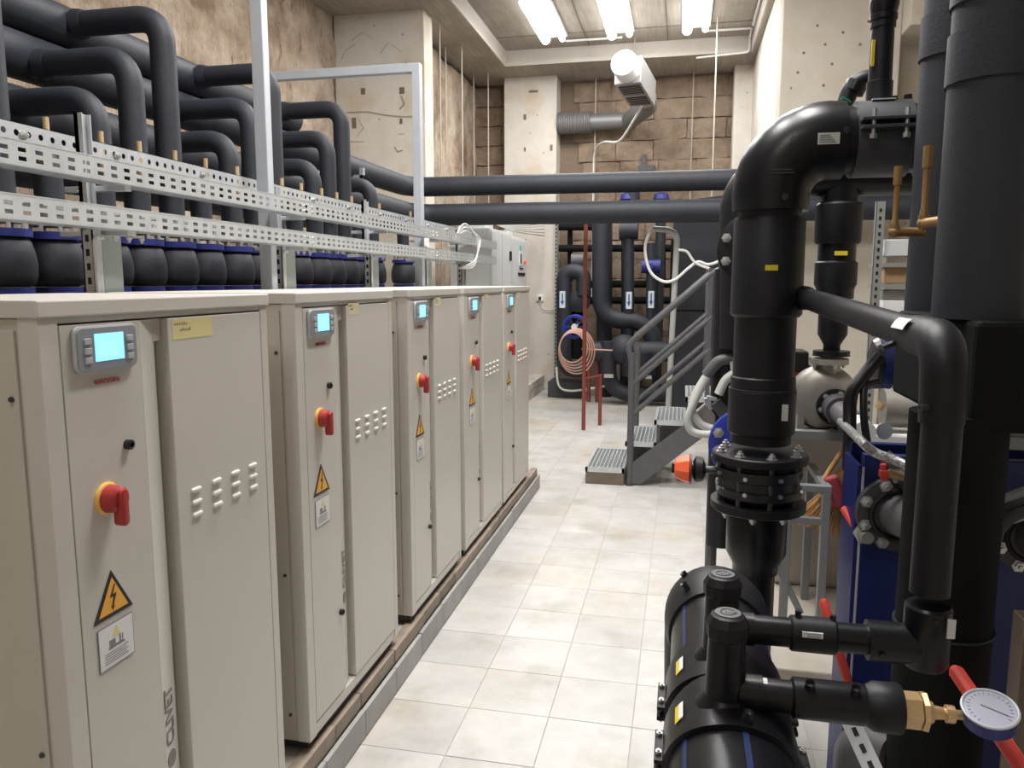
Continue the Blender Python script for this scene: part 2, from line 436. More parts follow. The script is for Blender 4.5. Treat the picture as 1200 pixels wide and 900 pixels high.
for j in range(14):
    z = 0.55 + j*.305
    off = random.uniform(-.3, 0)
    for i in range(8):
        x = -3.3 + off + i*.585
        if x > .72: continue
        if x < -1.85 and x+.56 > -2.85 and x > -2.75: continue
        o = bpy.data.objects.new('tuff_block', random.choice(bmesh_variants)); COL.objects.link(o); o.parent = wb
        o.location = (x, 12.57, z); o.scale = (1, 1, random.uniform(.95, 1.0))

def pillar(name, mb, m): return kind(build(name, mb, m, smooth=False, bevel=.012))
p = pillar('wall_pillar_left', MB().box(-4.3, -3.02, 9.0, 9.32, 0, 4.86), M['conc'])
mb = MB()
for (px, py, w, h) in ((425.5, 107, .05, .07), (471, 106, .06, .07), (415, 144, .05, .12), (482, 3, .05, .06), (470, 142, .03, .06)):
    c = at(px, py, 8.995); mb.box(c.x-w/2, c.x+w/2, 8.99, 9.02, c.z-h/2, c.z+h/2)
part('form_tie_hole', mb, M['brown'], p, 'dark rectangular form tie sockets', smooth=False, split=True)
mb = MB()
def mark(pts, w=.005):
    q = [at(x, y, 8.996) for x, y in pts]
    for i in range(len(q)-1): mb.bar(q[i], q[i+1], w, .004, (0, 1, 0))
mark([(406, 132), (430, 131), (452, 135), (474, 137), (490, 136)], .016); mark([(412, 47), (425, 38), (436, 45)]); mark([(446, 62), (455, 50)]); mark([(459, 52), (471, 61)])
mark([(410, 166), (426, 166)]); mark([(412, 186), (428, 187)]); mark([(462, 172), (466, 178), (472, 176)], .016); mark([(467, 157), (474, 157)]); mark([(420, 140), (426, 150), (418, 160)])
mark([(480, 2), (484, 4), (474, 12)]); mark([(400, 70), (404, 60), (416, 52)]); mark([(470, 112), (474, 122), (468, 128)], .02)
part('surface_mark', mb, mat('scratch', (.34, .29, .235), .9), p, 'scratches and rough board marks', smooth=False, stuff=True)
part('joint_line', MB().box(-4.165, -4.14, 8.985, 9.0, 0, 4.85), M['mortar'], p, smooth=False)
p = pillar('wall_pillar_back', MB().box(-2.80, -1.97, 12.2, 12.6, 0, 4.86), M['conc'])
mb = MB()
for (px, py, w, h) in ((625, 107, .14, .03), (615, 137, .04, .08), (646, 173, .04, .09), (615, 175, .03, .06)):
    c = at(px, py, 12.19); mb.box(c.x-w/2, c.x+w/2, 12.19, 12.21, c.z-h/2, c.z+h/2)
part('form_tie_hole', mb, M['brown'], p, 'dark form tie sockets', smooth=False, split=True)
pillar('wall_pillar_corner', MB().box(.66, .98, 12.2, 12.6, 0, 4.86), M['conc'])
kind(build('wall_right_rear', MB().box(.92, 1.2, 8.9, 12.6, 0, 4.9), M['conc'], smooth=False))
p = pillar('wall_pillar_right', MB().box(.915, 2.03, 8.6, 8.95, 0, 4.86), M['conc_r'])
mb = MB()
for (px, py) in ((1030, 2), (1043, 2), (1018, 25), (988, 38), (958, 30), (942, 62), (967, 52), (1008, 52), (935, 85), (975, 75), (965, 100), (1004, 88)):
    c = at(px, py, 8.598); mb.lathe((c.x, 8.596, c.z), (0,1,0), [(0, .014 if py > 5 else .04), (.01, .014 if py > 5 else .04)], 8)
part('tie_hole', mb, M['brown'], p, 'small dark tie holes', smooth=False, split=True)
kind(build('wall_right_niche', MB().box(2.03, 4.3, 9.0, 9.2, 0, 4.9), M['conc_r'], smooth=False))
kind(build('wall_right_beam', MB().box(2.03, 4.3, 8.3, 9.0, 4.12, 4.86), M['conc_r'], smooth=False, bevel=.01))
kind(build('wall_right', MB().box(4.2, 4.35, -2.6, 9.0, 0, 4.9), M['conc_r'], smooth=False))
kind(build('wall_front', MB().box(-4.3, 4.3, -2.75, -2.6, 0, 4.9), M['conc'], smooth=False))
# ceiling with a long coffer holding the lamps
cx0, cx1, cy0, cy1, ct = -2.64, .85, -1.5, 11.55, 5.06
ce = kind(build('ceiling', MB().box(-4.3, cx0, -2.7, 12.7, CEIL, 5.3).box(cx1, 4.3, -2.7, 12.7, CEIL, 5.3)
      .box(cx0, cx1, cy1, 12.7, CEIL, 5.3).box(cx0, cx1, -2.7, cy0, CEIL, 5.3).box(cx0, cx1, cy0, cy1, ct, 5.3), M['ceil'], smooth=False))
kind(build('trim_1', MB().box(cx0, cx0+.02, cy0, cy1, CEIL-.004, ct), M['ceil2'], smooth=False))
kind(build('trim_2', MB().box(cx0+.02, cx1-.02, cy1-.02, cy1, CEIL-.004, ct), M['ceil2'], smooth=False))
kind(build('trim_3', MB().box(cx1-.02, cx1, cy0, cy1, CEIL-.004, ct), M['ceil2'], smooth=False))
mb = MB()
for x in (-1.4, -.3): mb.box(x, x+.012, cy0, cy1-.03, ct-.006, ct+.004)
for y in (10.9, 8.9): mb.box(cx0+.03, cx1-.03, y, y+.012, ct-.006, ct+.004)
kind(build('trim_4', mb, M['brown'], smooth=False))

# lamps: pairs of tubes in the coffer
names = {0: 'left', 1: 'middle', 2: 'right'}
lamp_txt = ('leftmost of the three in view, tubes blazing', 'middle one of the three in view, above the fan', 'rightmost of the three in view, by the conduit bend')
for r, yc in enumerate(LAMP_ROWS):
    for k, x in enumerate((-1.80, -.90, .08)):
        if (r == 2 and k == 0) or (r == 3 and k != 1): continue
        if r: lab = 'coffer lamp out of the picture, %s one of the %s row' % (names[k], ('', 'second', 'third', 'fourth')[r])
        else: lab = 'glaring white twin-tube ceiling lamp, ' + lamp_txt[k]
        t = thing('ceiling_lamp', lab, 'lamp', (x, yc, ct), None)
        part('housing', MB().box(x-.18, x+.18, yc-.76, yc+.76, ct-.045, ct), M['lamphouse'], t, smooth=False, bevel=.008)
        for sx in (-.115, .115):
            w = .062 if sx < 0 else .04
            tb = MB().lathe((x+sx, yc-.74, ct-.075), (0,1,0), [(0, w), (1.48, w)], 12)
            part('tube', tb, M['tube'], t)
        area_lamp(x, yc, ct-.15, .36, 1.5, LAMP_W*(.70, .80, 1.42, .5)[r])

# ------------------------------------------------------------------ plinth
PX = -1.13
pl = kind(build('plinth', MB().box(-2.3, PX-.035, -.4, 6.25, 0, .155), M['plinth'], smooth=False))
y = -.4
while y < 6.25:
    y1 = min(y+.329, 6.262)
    part('riser_tile', MB().box(PX-.018, PX, y+.002, y1-.002, 0, .108+random.uniform(-.003, .003)), M['riser'], pl, smooth=False, bevel=.002)
    y += .329
part('riser_tile', MB().box(-2.3, PX-.02, 6.25, 6.265, 0, .108), M['riser'], pl, smooth=False)
y = -.4
while y < 6.25:
    y1 = min(y+random.uniform(.2, .42), 6.25)
    part('edge_course', MB().box(PX-.07, PX-.022+random.uniform(-.002, .002), y+.002, y1-.002, .106, .166+random.uniform(-.004, .003)), M['brownedge'], pl, 'rough brown edging piece', smooth=False, bevel=.003)
    y = y1
# low stone platform at the back left
pf = kind(build('platform', MB().box(-3.3, -2.16, 8.6, 12.2, 0, .235), M['plinth'], smooth=False))
for k in range(11):
    yy = 8.6+k*.325
    for q in (0, 1):
        part('riser_tile', MB().box(-2.16, -2.14+.008*q, yy+.003, yy+.322, .004+q*.118, .116+q*.118), M['plinth'], pf, smooth=False, bevel=.003)

# ------------------------------------------------------------------ the five heat-pump cabinets
FX = -1.16; BX = -1.80
def text_mesh(s, size, thick=.0006):
    cu = bpy.data.curves.new('t', 'FONT'); cu.body = s; cu.size = size; cu.extrude = thick; cu.resolution_u = 2; cu.offset = .0010 if size > .03 else 0
    o = bpy.data.objects.new('t', cu); COL.objects.link(o)
    dg = bpy.context.evaluated_depsgraph_get(); me = bpy.data.meshes.new_from_object(o.evaluated_get(dg))
    vs = [v.co.copy() for v in me.vertices]; fs = [tuple(p.vertices) for p in me.polygons]
    bpy.data.objects.remove(o); bpy.data.meshes.remove(me)
    return vs, fs
def text(mb, s, size, o, u, v, thick=.0006, sx=1.0, center=True, shear=0):
    vs, fs = text_mesh(s, size, thick); u = V(*u); v = V(*v); w = u.cross(v); o = V(*o)
    xs = [p.x for p in vs]; ys = [p.y for p in vs]
    cx = (min(xs)+max(xs))/2 if center else min(xs); cy = (min(ys)+max(ys))/2 if center else 0
    mb.add([o+u*((p.x-cx)*sx+shear*p.y)+v*(p.y-cy)+w*p.z for p in vs], fs)
    return mb
def rr(a0, a1, b0, b1, r, n=4):
    out = []
    for (cx, cy, st) in ((a1-r, b1-r, 0), (a0+r, b1-r, 1), (a0+r, b0+r, 2), (a1-r, b0+r, 3)):
        for k in range(n+1):
            an = st*PI/2+k*PI/2/n; out.append((cx+r*math.cos(an), cy+r*math.sin(an)))
    return out
def make_cabinet():
    y0 = 1.205; y1 = 2.015
    t = thing('heat_pump_cabinet', '', 'cabinet', (FX, y0, .155))
    part('base_frame', MB().box(BX+.03, FX-.02, y0+.02, y1-.02, .172, .205), M['black'], t, smooth=False)
    mb = MB()
    for (xx, yy) in ((FX-.08, y0+.08), (FX-.08, y1-.08), (BX+.1, y0+.08), (BX+.1, y1-.08)): mb.lathe((xx, yy, .155), (0,0,1), [(0, .03), (.01, .03), (.012, .012), (.02, .012)], 12)
    part('foot', mb, M['black'], t, split=True)
    # carcass: side frames, front frame
    mb = MB().box(BX, FX-.042, y0+.004, y1-.004, .205, 1.65)
    part('body', mb, M['beige_shaded'], t, smooth=False)
    mb = MB()
    mb.box(FX-.045, FX, y0, y0+.048, .205, 1.652)      # left post
    mb.box(FX-.045, FX, y1-.036, y1, .205, 1.652)      # right post
    mb.box(FX-.040, FX-.003, y0+.048, y1-.036, .205, .245)
    mb.box(FX-.040, FX-.003, y0+.048, y1-.036, 1.640, 1.652)
    part('front_frame', mb, M['beige'], t, smooth=False, bevel=.002)
    part('side_panel', MB().box(BX+.01, FX-.052, y0-.003, y0+.004, .235, 1.63), M['beige_shaded'], t, smooth=False, bevel=.0015)
    mb = MB()
    for z in (1.50, .78, .30): mb.lathe((FX-.066, y0-.004, z), (0,-1,0), [(0, .006), (.004, .005)], 10)
    part('panel_screw', mb, M['darksteel'], t, split=True)
    part('lid', MB().box(BX-.02, FX+.006, y0-.006, y1+.006, 1.652, 1.686), M['beige'], t, smooth=False, bevel=.004)
    # narrow control door with its inward sloping edge
    mb = MB().prism([(0, 0), (0, -.018), (.224, -.018), (.292, -.036), (.292, -.04), (.224, -.024+.0), (.224, 0)], (FX-.02, y0+.052, .250), (0,1,0), (-1,0,0), (0,0,1.385))
    mb = MB()
    za, zb = .250, 1.636; ya = y0+.052; yb = y0+.274; yc = y0+.342
    mb.box(FX-.03, FX-.001, ya, yb, za, zb)
    mb.add([V(FX-.001, yb, za), V(FX-.018, yc, za), V(FX-.038, yc, za), V(FX-.038, yb, za), V(FX-.001, yb, zb), V(FX-.018, yc, zb), V(FX-.038, yc, zb), V(FX-.038, yb, zb)],
           [(0,1,2,3),(4,7,6,5),(0,4,5,1),(1,5,6,2),(2,6,7,3),(3,7,4,0)])
    part('control_door', mb, M['beige'], t, smooth=False, bevel=.0012)
    part('door_channel', MB().box(FX-.0415, FX-.036, yc, y0+.372, .25, 1.636), M['beige_shaded'], t, smooth=False)
    part('channel_block', MB().box(FX-.034, FX-.016, yb+.008, y0+.364, 1.585, 1.636), M['beige_shaded'], t, smooth=False)
    mb = MB().box(FX-.036, FX+.001, y0+.369, y1-.040, .250, 1.636)
    part('access_door', mb, M['beige'], t, smooth=False, bevel=.002)
    for c in range(4):
        for r in range(3):
            yy = y0+.440+c*.086; zz = 1.212-r*.031
            prof = MB().prism(rr(yy-.0185, yy+.0185, zz-.0058, zz+.0058, .0057, 4), (FX-.001, 0, 0), (0,1,0), (0,0,1), (.008, 0, -.001))
            part('louvre', prof, M['beige_lite'], t, bevel=.0025, ang=60)
    # display panel
    hy0, hy1, hz0, hz1 = y0+.077, y0+.250, 1.540, 1.638-.006
    d = part('display_panel', MB().prism(rr(hy0, hy1, hz0, hz1, .014), (FX, 0, 0), (0,1,0), (0,0,1), (.010, 0, 0)), M['bezel2'], t, 'grey rounded control display', bevel=.001)
    part('bezel', MB().prism(rr(hy0+.004, hy1-.004, hz0+.004, hz1-.004, .011), (FX+.010, 0, 0), (0,1,0), (0,0,1), (.003, 0, 0)), M['bezel'], d)
    part('screen', MB().box(FX+.0125, FX+.0142, y0+.124, y0+.206, 1.560, 1.616), M['screen'], d, 'lit pale blue screen', smooth=False)
    part('screen_field', MB().box(FX+.0142, FX+.0145, y0+.134, y0+.188, 1.568, 1.600), M['screen2'], d, smooth=False)
    for sy in (0, 1):
        for k in range(3):
            yy = (y0+.096) if sy == 0 else (y0+.216)
            part('button', MB().box(FX+.0125, FX+.0165, yy, yy+.017, 1.608-k*.019-.012, 1.608-k*.019), M['bezel2'], d, smooth=False, bevel=.001)
    part('voltage_label', text(MB(), '400V/3/50Hz', .0145, (FX+.001, y0+.166, 1.517), (0,1,0), (0,0,1), sx=.95), M['redtext'], t, 'red 400V print under the display', smooth=False, stuff=True)
    # cam locks
    for (yy, zz) in ((y0+.213, 1.372), (y0+.255, .550)):
        part('lock', MB().lathe((FX-.001, yy, zz), (1,0,0), [(0, .011), (.012, .011), (.014, .006), (.009, .005)], 14), M['black'], t)
    # isolator switch: yellow plate, red boss, red lever hanging down
    sw = part('isolator_plate', MB().lathe((FX-.001, y0+.143, 1.272), (1,0,0), [(0, .034), (.006, .034), (.008, .031)], 24), M['yellow'], t, 'round yellow plate of the isolator')
    mb = MB().lathe((FX+.006, y0+.143, 1.272), (1,0,0), [(0, .030), (.026, .027), (.030, .022)], 20)
    part('isolator_boss', mb, M['red'], sw, 'red switch boss')
    mb = MB().prism(rr(y0+.143-.011, y0+.143+.011, 1.272-.056, 1.272+.022, .0105, 5), (FX+.022, 0, 0), (0,1,0), (0,0,1), (.022, 0, 0))
    part('isolator_lever', mb, M['red'], sw, 'red lever pointing down', bevel=.002)
    # warning triangle and sticker
    a = (FX+.0005)
    cy, zt, zb2 = y0+.139, 1.117, 1.018
    wsn = part('warning_sign', MB().prism([(-.058, 0), (.058, 0), (0, .099)], (a-.001, cy, zb2), (0,1,0), (0,0,1), (.0016, 0, 0)), M['black'], t, 'triangular black edged high voltage sign', smooth=False)
    part('sign_field', MB().prism([(-.043, 0), (.043, 0), (0, .075)], (a+.0006, cy, zb2+.009), (0,1,0), (0,0,1), (.0006, 0, 0)), M['sign'], wsn, smooth=False)
    bolt = [(.004, .058), (-.010, .032), (.001, .032), (-.005, .012), (-.008, .014), (-.003, .002), (.003, .012), (0, .012), (.010, .038), (-.001, .037), (.008, .058)]
    part('bolt_symbol', MB().prism(bolt, (a+.0012, cy, zb2+.010), (0,1,0), (0,0,1), (.0005, 0, 0)), M['black'], wsn, smooth=False)
    st = part('notice_sticker', MB().box(a-.0008, a+.0006, y0+.089, y0+.193, .910, 1.003), M['ltext'], t, 'white notice sticker below the triangle', smooth=False)
    part('sticker_paper', MB().box(a+.0006, a+.001, y0+.091, y0+.191, .912, 1.001), M['white'], st, smooth=False)
    mb = MB().prism([(-.013, 0), (.013, 0), (0, .022)], (a+.001, cy+.002, .974), (0,1,0), (0,0,1), (.0004, 0, 0))
    part('sticker_triangle', mb, M['note'], st, smooth=False)
    mb = MB()
    mb.prism([(-.024, 0), (.028, 0), (.020, .006), (-.020, .006)], (a+.001, cy, .950), (0,1,0), (0,0,1), (.0004, 0, 0))
    mb.box(a+.001, a+.0014, cy-.02, cy-.002, .957, .969); mb.box(a+.001, a+.0014, cy+.010, cy+.014, .957, .972); mb.box(a+.001, a+.0014, cy+.018, cy+.021, .957, .970)
    for k in range(5): mb.box(a+.001, a+.0014, cy-.035, cy+.035-.006*(k % 2), .942-k*.0052, .9435-k*.0052)
    part('sticker_print', mb, M['ltext'], st, smooth=False, stuff=True)
    # yellow tape with a scribble
    nt = part('tape_note', MB().box(FX+.0008, FX+.0016, y0+.385, y0+.540, 1.585, 1.632), M['note'], t, 'yellowed tape with handwriting', smooth=False)
    mb = MB(); rnd = random.Random(3)
    for row, (ya2, yb2) in enumerate(((.392, .440), (.412, .452))):
        x = ya2
        while x < yb2:
            z = 1.618-row*.014; h = rnd.uniform(.004, .009)
            mb.bar((FX+.0018, y0+x, z), (FX+.0018, y0+x+.004, z+h), .001, .0012, (1,0,0)); mb.bar((FX+.0018, y0+x+.004, z+h), (FX+.0018, y0+x+.006, z+.001), .001, .0012, (1,0,0))
            x += .0085
    part('handwriting', mb, M['ltext'], nt, smooth=False, stuff=True)
    # maker's name running up the control door
    mb = text(MB(), 'CLIVET', .058, (FX+.0002, y0+.303, .693), (0,0,1), (0,-1,0), sx=.80, shear=0)
    for i, v in enumerate(mb.v): v.x = FX-.001-max(0, v.y-(y0+.274))*.25+.0010+.0006*(1 if v.x > FX+.0002 else 0)
    part('maker_name', mb, M['logo'], t, smooth=False, stuff=True)
    mb = MB()
    vs = []
    yy = y0+.281; zz = .588
    mb.lathe((FX-.0080, y0+.303, .585), (1, .25, 0), [(0, .021), (.0018, .021)], 18)
    part('maker_emblem', mb, M['logo'], t)
    return t
cab0 = make_cabinet()
cabs = [(1.205, .81), (2.18, .815), (3.18, .80), (4.07, .905), (5.04, .87)]
clab = ['beige heat pump cabinet nearest the viewer, its side cut by the left edge',
        'second beige heat pump cabinet from the viewer, with red switch and small screen',
        'third beige heat pump cabinet from the viewer, middle one of the row of five',
        'fourth beige heat pump cabinet from the viewer, before the last of the row',
        'farthest beige heat pump cabinet, at the end of the plinth by the aisle']
for i, (y, w) in enumerate(cabs):
    c = cab0 if i == 0 else copy_tree(cab0)
    c.location.y = y; c.scale.y = w/.81
    c['label'] = clab[i]; c['group'] = 'beige cabinets on the plinth'
    if i:
        for ch in c.children:
            if ch.name.startswith('tape_note'): ch.scale = (1, .6, .9); ch['label'] = 'faded pale paper note'; ch.data = ch.data.copy(); ch.data.materials[0] = M['note2']; ch.location = (0, (.385*.4) , .16)

# ------------------------------------------------------------------ perforated steel
def strip(mb, y0, y1, zlist, X, pitch, slot, hole_rows, offs=0):
    """vertical web in plane X with real holes: zlist = z edges, hole_rows = indices of z bands that hold slots"""
    y = y0; k = 0
    cols = []
    while y < y1-1e-4:
        a = min(y+(pitch-slot), y1); cols.append((y, a, False))
        b = min(a+slot, y1)
        if b > a: cols.append((a, b, True))
        y = b
    Y = [c[0] for c in cols]+[cols[-1][1]]; nz = len(zlist)
    base = len(mb.v)
    vs = [V(X, yy, z) for yy in Y for z in zlist]; fs = []
    for i, c in enumerate(cols):
        for q in range(nz-1):
            if c[2] and q in hole_rows: continue
            fs.append((i*nz+q, (i+1)*nz+q, (i+1)*nz+q+1, i*nz+q+1))
    mb.add(vs, fs)
def flat(mb, x0, x1, y0, y1, z): mb.add([V(x0, y0, z), V(x1, y0, z), V(x1, y1, z), V(x0, y1, z)], [(0,1,2,3)])
def tray(name, X, X2, z0, z1, y0, y1, label, rows=2):
    t = thing(name, label, 'cable tray', (X, y0, z0), 'galvanised cable trays over the cabinets')
    mb = MB(); h = z1-z0
    zl = [z0, z0+h*.22, z0+h*.39, z0+h*.57, z0+h*.74, z1]
    strip(mb, y0, y1, zl, X, .058, .027, (1, 3))
    part('near_side', mb, M['galv'], t, smooth=False, solid=.0015)
    mb = MB().box(X2-.001, X2, y0, y1, z0, z0+.018); part('far_side', mb, M['galv'], t, smooth=False, solid=.0015)
    mb = MB(); flat(mb, X2, X, y0, y1, z0+.001); part('bottom', mb, M['galv'], t, smooth=False, solid=.0015)
    mb = MB().box(X-.012, X+.001, y0, y1, z1-.001, z1+.002)
    part('lip', mb, M['galv'], t, smooth=False)
    mb = MB()
    y = y0+.6
    while y < y1:
        for dy in (-.04, .04):
            for z in (z0+h*.3, z0+h*.65): mb.lathe((X, y+dy, z), (1,0,0), [(0, .007), (.003, .007), (.006, .004)], 8)
        y += 1.95
    part('joint_bolt', mb, M['chrome'], t, split=True)
    return t
tray('cable_tray', -1.75, -1.828, 1.884, 1.952, .9, 7.30, 'lower galvanised slotted cable tray just over the cabinets')
tray('cable_tray', -1.75, -1.83, 2.028, 2.096, .9, 7.32, 'upper galvanised slotted cable tray in front of the square posts')
# rail with round holes behind
t = thing('strut_rail', 'galvanised rail with round holes running above and behind the cable trays', 'rail', (-1.97, .9, 2.13))
mb = MB(); X = -1.97; z0, z1 = 2.135, 2.195; zc = (z0+z1)/2; y = .9
while y < 7.2:
    w = .046; r = .010; c = V(X, y+w/2, zc); outer = [(y, z0), (y+w/2, z0), (y+w, z0), (y+w, zc), (y+w, z1), (y+w/2, z1), (y, z1), (y, zc)]
    inner = [(c.y+r*math.cos(a), zc+r*math.sin(a)) for a in [PI*1.25+k*PI/4 for k in range(8)]]
    vs = [V(X, *p) for p in outer]+[V(X, *p) for p in inner]
    mb.add(vs, [(k, (k+1) % 8, 8+(k+1) % 8, 8+k) for k in range(8)]); y += w
part('web', mb, M['galv'], t, smooth=False, solid=.002)
part('flange', MB().box(X-.04, X, .9, y, z1-.002, z1).box(X-.04, X, .9, y, z0, z0+.002), M['galv'], t, smooth=False)
mb = MB()
for yy in [1.55, 2.05, 2.45, 2.95, 3.45, 3.95, 4.4, 4.9, 5.4, 5.9, 6.4]: mb.lathe((X+.001, yy, zc-.005), (1,0,0), [(0, .014), (.004, .014), (.005, .008), (.016, .008), (.017, .003)], 8)
part('bolt', mb, M['chrome'], t, stuff=True)

# uprights standing on the cabinets and carrying the trays
sup_txt = ['nearest', 'second', 'third', 'fourth', 'farthest']
for k, (yy, top) in enumerate(((2.20, 2.25), (3.40, 2.16), (4.46, 2.20), (5.5, 2.16), (6.45, 2.16))):
    x = -1.86
    t = thing('tray_support', sup_txt[k]+' slotted steel upright carrying the cable trays on the cabinet tops', 'bracket', (x, yy, .155), 'uprights under the cable trays')
    zb = .155
    mb = MB()
    z = zb; rows = []
    part('channel', MB().box(x-.02, x+.02, yy-.045, yy-.041, zb, 1.884).box(x-.02, x-.016, yy-.045, yy-.006, zb, 1.884).box(x+.016, x+.02, yy-.045, yy-.006, zb, 1.884), M['galv'], t, smooth=False)
    mb = MB()
    for q in range(4): mb.box(x-.006, x+.006, yy-.0465, yy-.0445, 1.711+q*.045, 1.733+q*.045)
    part('slot', mb, M['black'], t, smooth=False, stuff=True)
    part('cover_plate', MB().box(x+.012, x+.02, yy-.004, yy+.085, zb, 1.872), M['galv_g'], t, 'flat grey green plate', smooth=False, bevel=.002)
    part('post', MB().box(x-.04, x-.025, yy-.02, yy+.02, 1.884, top).box(x-.04, x-.01, yy-.02, yy-.016, 1.884, top).box(x-.04, x-.01, yy+.016, yy+.02, 1.884, top), M['galv'], t, smooth=False)
    part('cross_arm', MB().box(-2.02, -1.76, yy+.02, yy+.06, 1.868, 1.884).box(-1.99, -1.76, yy+.02, yy+.05, 2.010, 2.028), M['galv'], t, smooth=False, bevel=.002, split=True)
    mb = MB().tube(bend([(x+.03, yy-.01, 1.86), (x+.03, yy-.05, 1.86), (x+.03, yy-.05, zb+.01)], .03), .006, 8)
    part('earth_wire', mb, M['cable'], t)
    mb = MB()
    for q in range(3): mb.lathe((-1.765, yy+.03+.06*q-.06, 1.862), (0,0,-1), [(0, .009), (.007, .009), (.008, .005), (.016, .005)], 6)
    part('bolt', mb, M['chrome'], t, stuff=True)

# square tube frame
t = thing('tube_gantry', 'tall light grey square tube frame rising behind the cable trays', 'frame', (-1.865, 3.28, .155))
part('near_post', MB().box(-1.895, -1.835, 3.25, 3.30, .155, 3.4), M['tubesteel'], t, smooth=False, bevel=.004)
part('far_post', MB().box(-1.895, -1.835, 5.36, 5.42, .155, 3.235), M['tubesteel'], t, smooth=False, bevel=.004)
part('cross_beam', MB().box(-3.1, -1.895, 5.36, 5.42, 3.175, 3.235), M['tubesteel'], t, smooth=False, bevel=.004)
part('cross_beam', MB().box(-3.1, -1.895, 3.25, 3.30, 3.34, 3.40), M['tubesteel'], t, smooth=False, bevel=.004)

# things cluttering the valve tops between the trays: valve bonnets
# ------------------------------------------------------------------ headers and branches behind the cabinets
XD = -2.40; XH = -2.95
ZU, ZM, ZL, ZD = 2.935, 2.72, 2.47, 2.22
def joint_rings(mb, pts, r): pass
t = thing('insulated_header', 'top black insulated header pipe along the left rock wall', 'pipe', (XH, 1, ZU))
part('pipe', MB().tube([(XH, -.5, ZU), (XH, 5.6, ZU)], .098, 20), M['foam'], t)
t = thing('insulated_header', 'middle black insulated header pipe turning into the upper crosswise pipe', 'pipe', (XH, 1, ZM))
part('pipe', MB().tube(bend([(XH, -.5, ZM), (XH, 8.2, ZM+.02), (2.4, 8.2, 2.725)], .28), .104, 24), M['foam'], t)
part('taped_joint', MB().cyl((-.93, 8.2, 2.733), (-.92, 8.2, 2.733), .1055, 24).cyl((.02, 8.2, 2.73), (.03, 8.2, 2.73), .1055, 24), M['foam2'], t, split=True)
t = thing('insulated_header', 'lower black insulated header pipe turning into the lower crosswise pipe', 'pipe', (XH+.1, 1, ZL))
part('pipe', MB().tube(bend([(XH+.06, -.5, ZL), (XH+.06, 8.2, ZL-.03), (2.75, 8.2, 2.425)], .28), .116, 24), M['foam'], t)
part('taped_joint', MB().cyl((-1.95, 8.2, 2.44), (-1.94, 8.2, 2.44), .1175, 24).cyl((-1.27, 8.2, 2.436), (-1.26, 8.2, 2.436), .1175, 24), M['foam2'], t, split=True)
t = thing('insulated_header', 'lowest black insulated header pipe hidden behind the branch bends', 'pipe', (XH+.15, 1, ZD))
part('pipe', MB().tube([(XH+.1, -.5, ZD), (XH+.1, 6.3, ZD)], .09, 16), M['foam'], t)
lvl = {'A': (ZU, .058, 'tallest'), 'B': (ZM-.03, .056, 'middle-height'), 'C': (ZL+.0, .056, 'low'), 'D': (ZD, .052, 'lowest')}
cluster = {-1: 'nearest cluster at the left edge', 0: 'second cluster over the nearest cabinet', 1: 'third cluster next to the square post', 2: 'fourth cluster before the concrete pillar', 3: 'last cluster behind the far post'}
def branch(kindc, gidx, yy):
    z, r, hn = lvl[kindc]
    t = thing('insulated_branch', '%s black insulated branch bend of the %s' % (hn, cluster[gidx]), 'pipe', (XD, yy, .2), 'insulated branches behind the cabinets')
    part('pipe', MB().tube(bend([(XH+(.0 if kindc in 'AB' else .08), yy, z), (XD, yy, z), (XD, yy, 1.98)], .13, 10), r, 18), M['foam'], t)
    part('collar', MB().lathe((XH+.10, yy, z), (1,0,0), [(0, r+.012), (.05, r+.003)], 18), M['foam'], t)
    # rubber joint in its bulging sleeve with blue flanges
    s = part('rubber_joint', MB().lathe((XD, yy, 1.700), (0,0,1), [(0, .076), (.010, .098), (.04, .107), (.08, .109), (.12, .104), (.16, .094), (.180, .080)], 20), M['foam2'], t, 'bulging insulated rubber joint', ang=60)
    part('flange', MB().lathe((XD, yy, 1.880), (0,0,1), [(0, .100), (.028, .100)], 20), M['blue2'], s, 'blue upper flange')
    part('flange', MB().lathe((XD, yy, 1.676), (0,0,1), [(0, .094), (.022, .094)], 20), M['blue2'], s, 'blue lower flange')
    mb = MB()
    for k in range(8):
        a = 2*PI*k/8+.3; mb.lathe((XD+.082*math.cos(a), yy+.082*math.sin(a), 1.898), (0,0,1), [(0, .008), (.04, .008)], 6)
    part('bolt', mb, M['chrome'], s, stuff=True)
    part('lower_pipe', MB().cyl((XD, yy, 0), (XD, yy, 1.68), .06, 14), M['foam'], t)
    part('valve_body', MB().lathe((XD, yy, 1.93), (0,0,1), [(0, .082), (.022, .082), (.023, .06), (.06, .06), (.061, .080), (.075, .08), (.076, .058)], 16), M['galv_g'], t)
    part('valve_lever', MB().box(XD+.04, XD+.20, yy-.012, yy+.012, 1.985, 1.995).box(XD, XD+.05, yy-.012, yy+.012, 1.965, 1.992), M['galv'], t, smooth=False)
    part('vent_stub', MB().tube(bend([(XD, yy-.03, 2.17), (XD+.11, yy-.11, 2.17), (XD+.11, yy-.11, 2.315)], .02), .011, 10), M['brass_lite'], t, 'thin pale brass stub')
for gi in range(-1, 4):
    for c, dy in (('C', 0), ('B', .225), ('A', .465), ('D', .70)):
        if gi == 3 and c in 'BA': continue
        if gi == -1 and c in 'CB': continue
        yy = 2.876+.975*gi+dy
        branch(c, gi, yy)
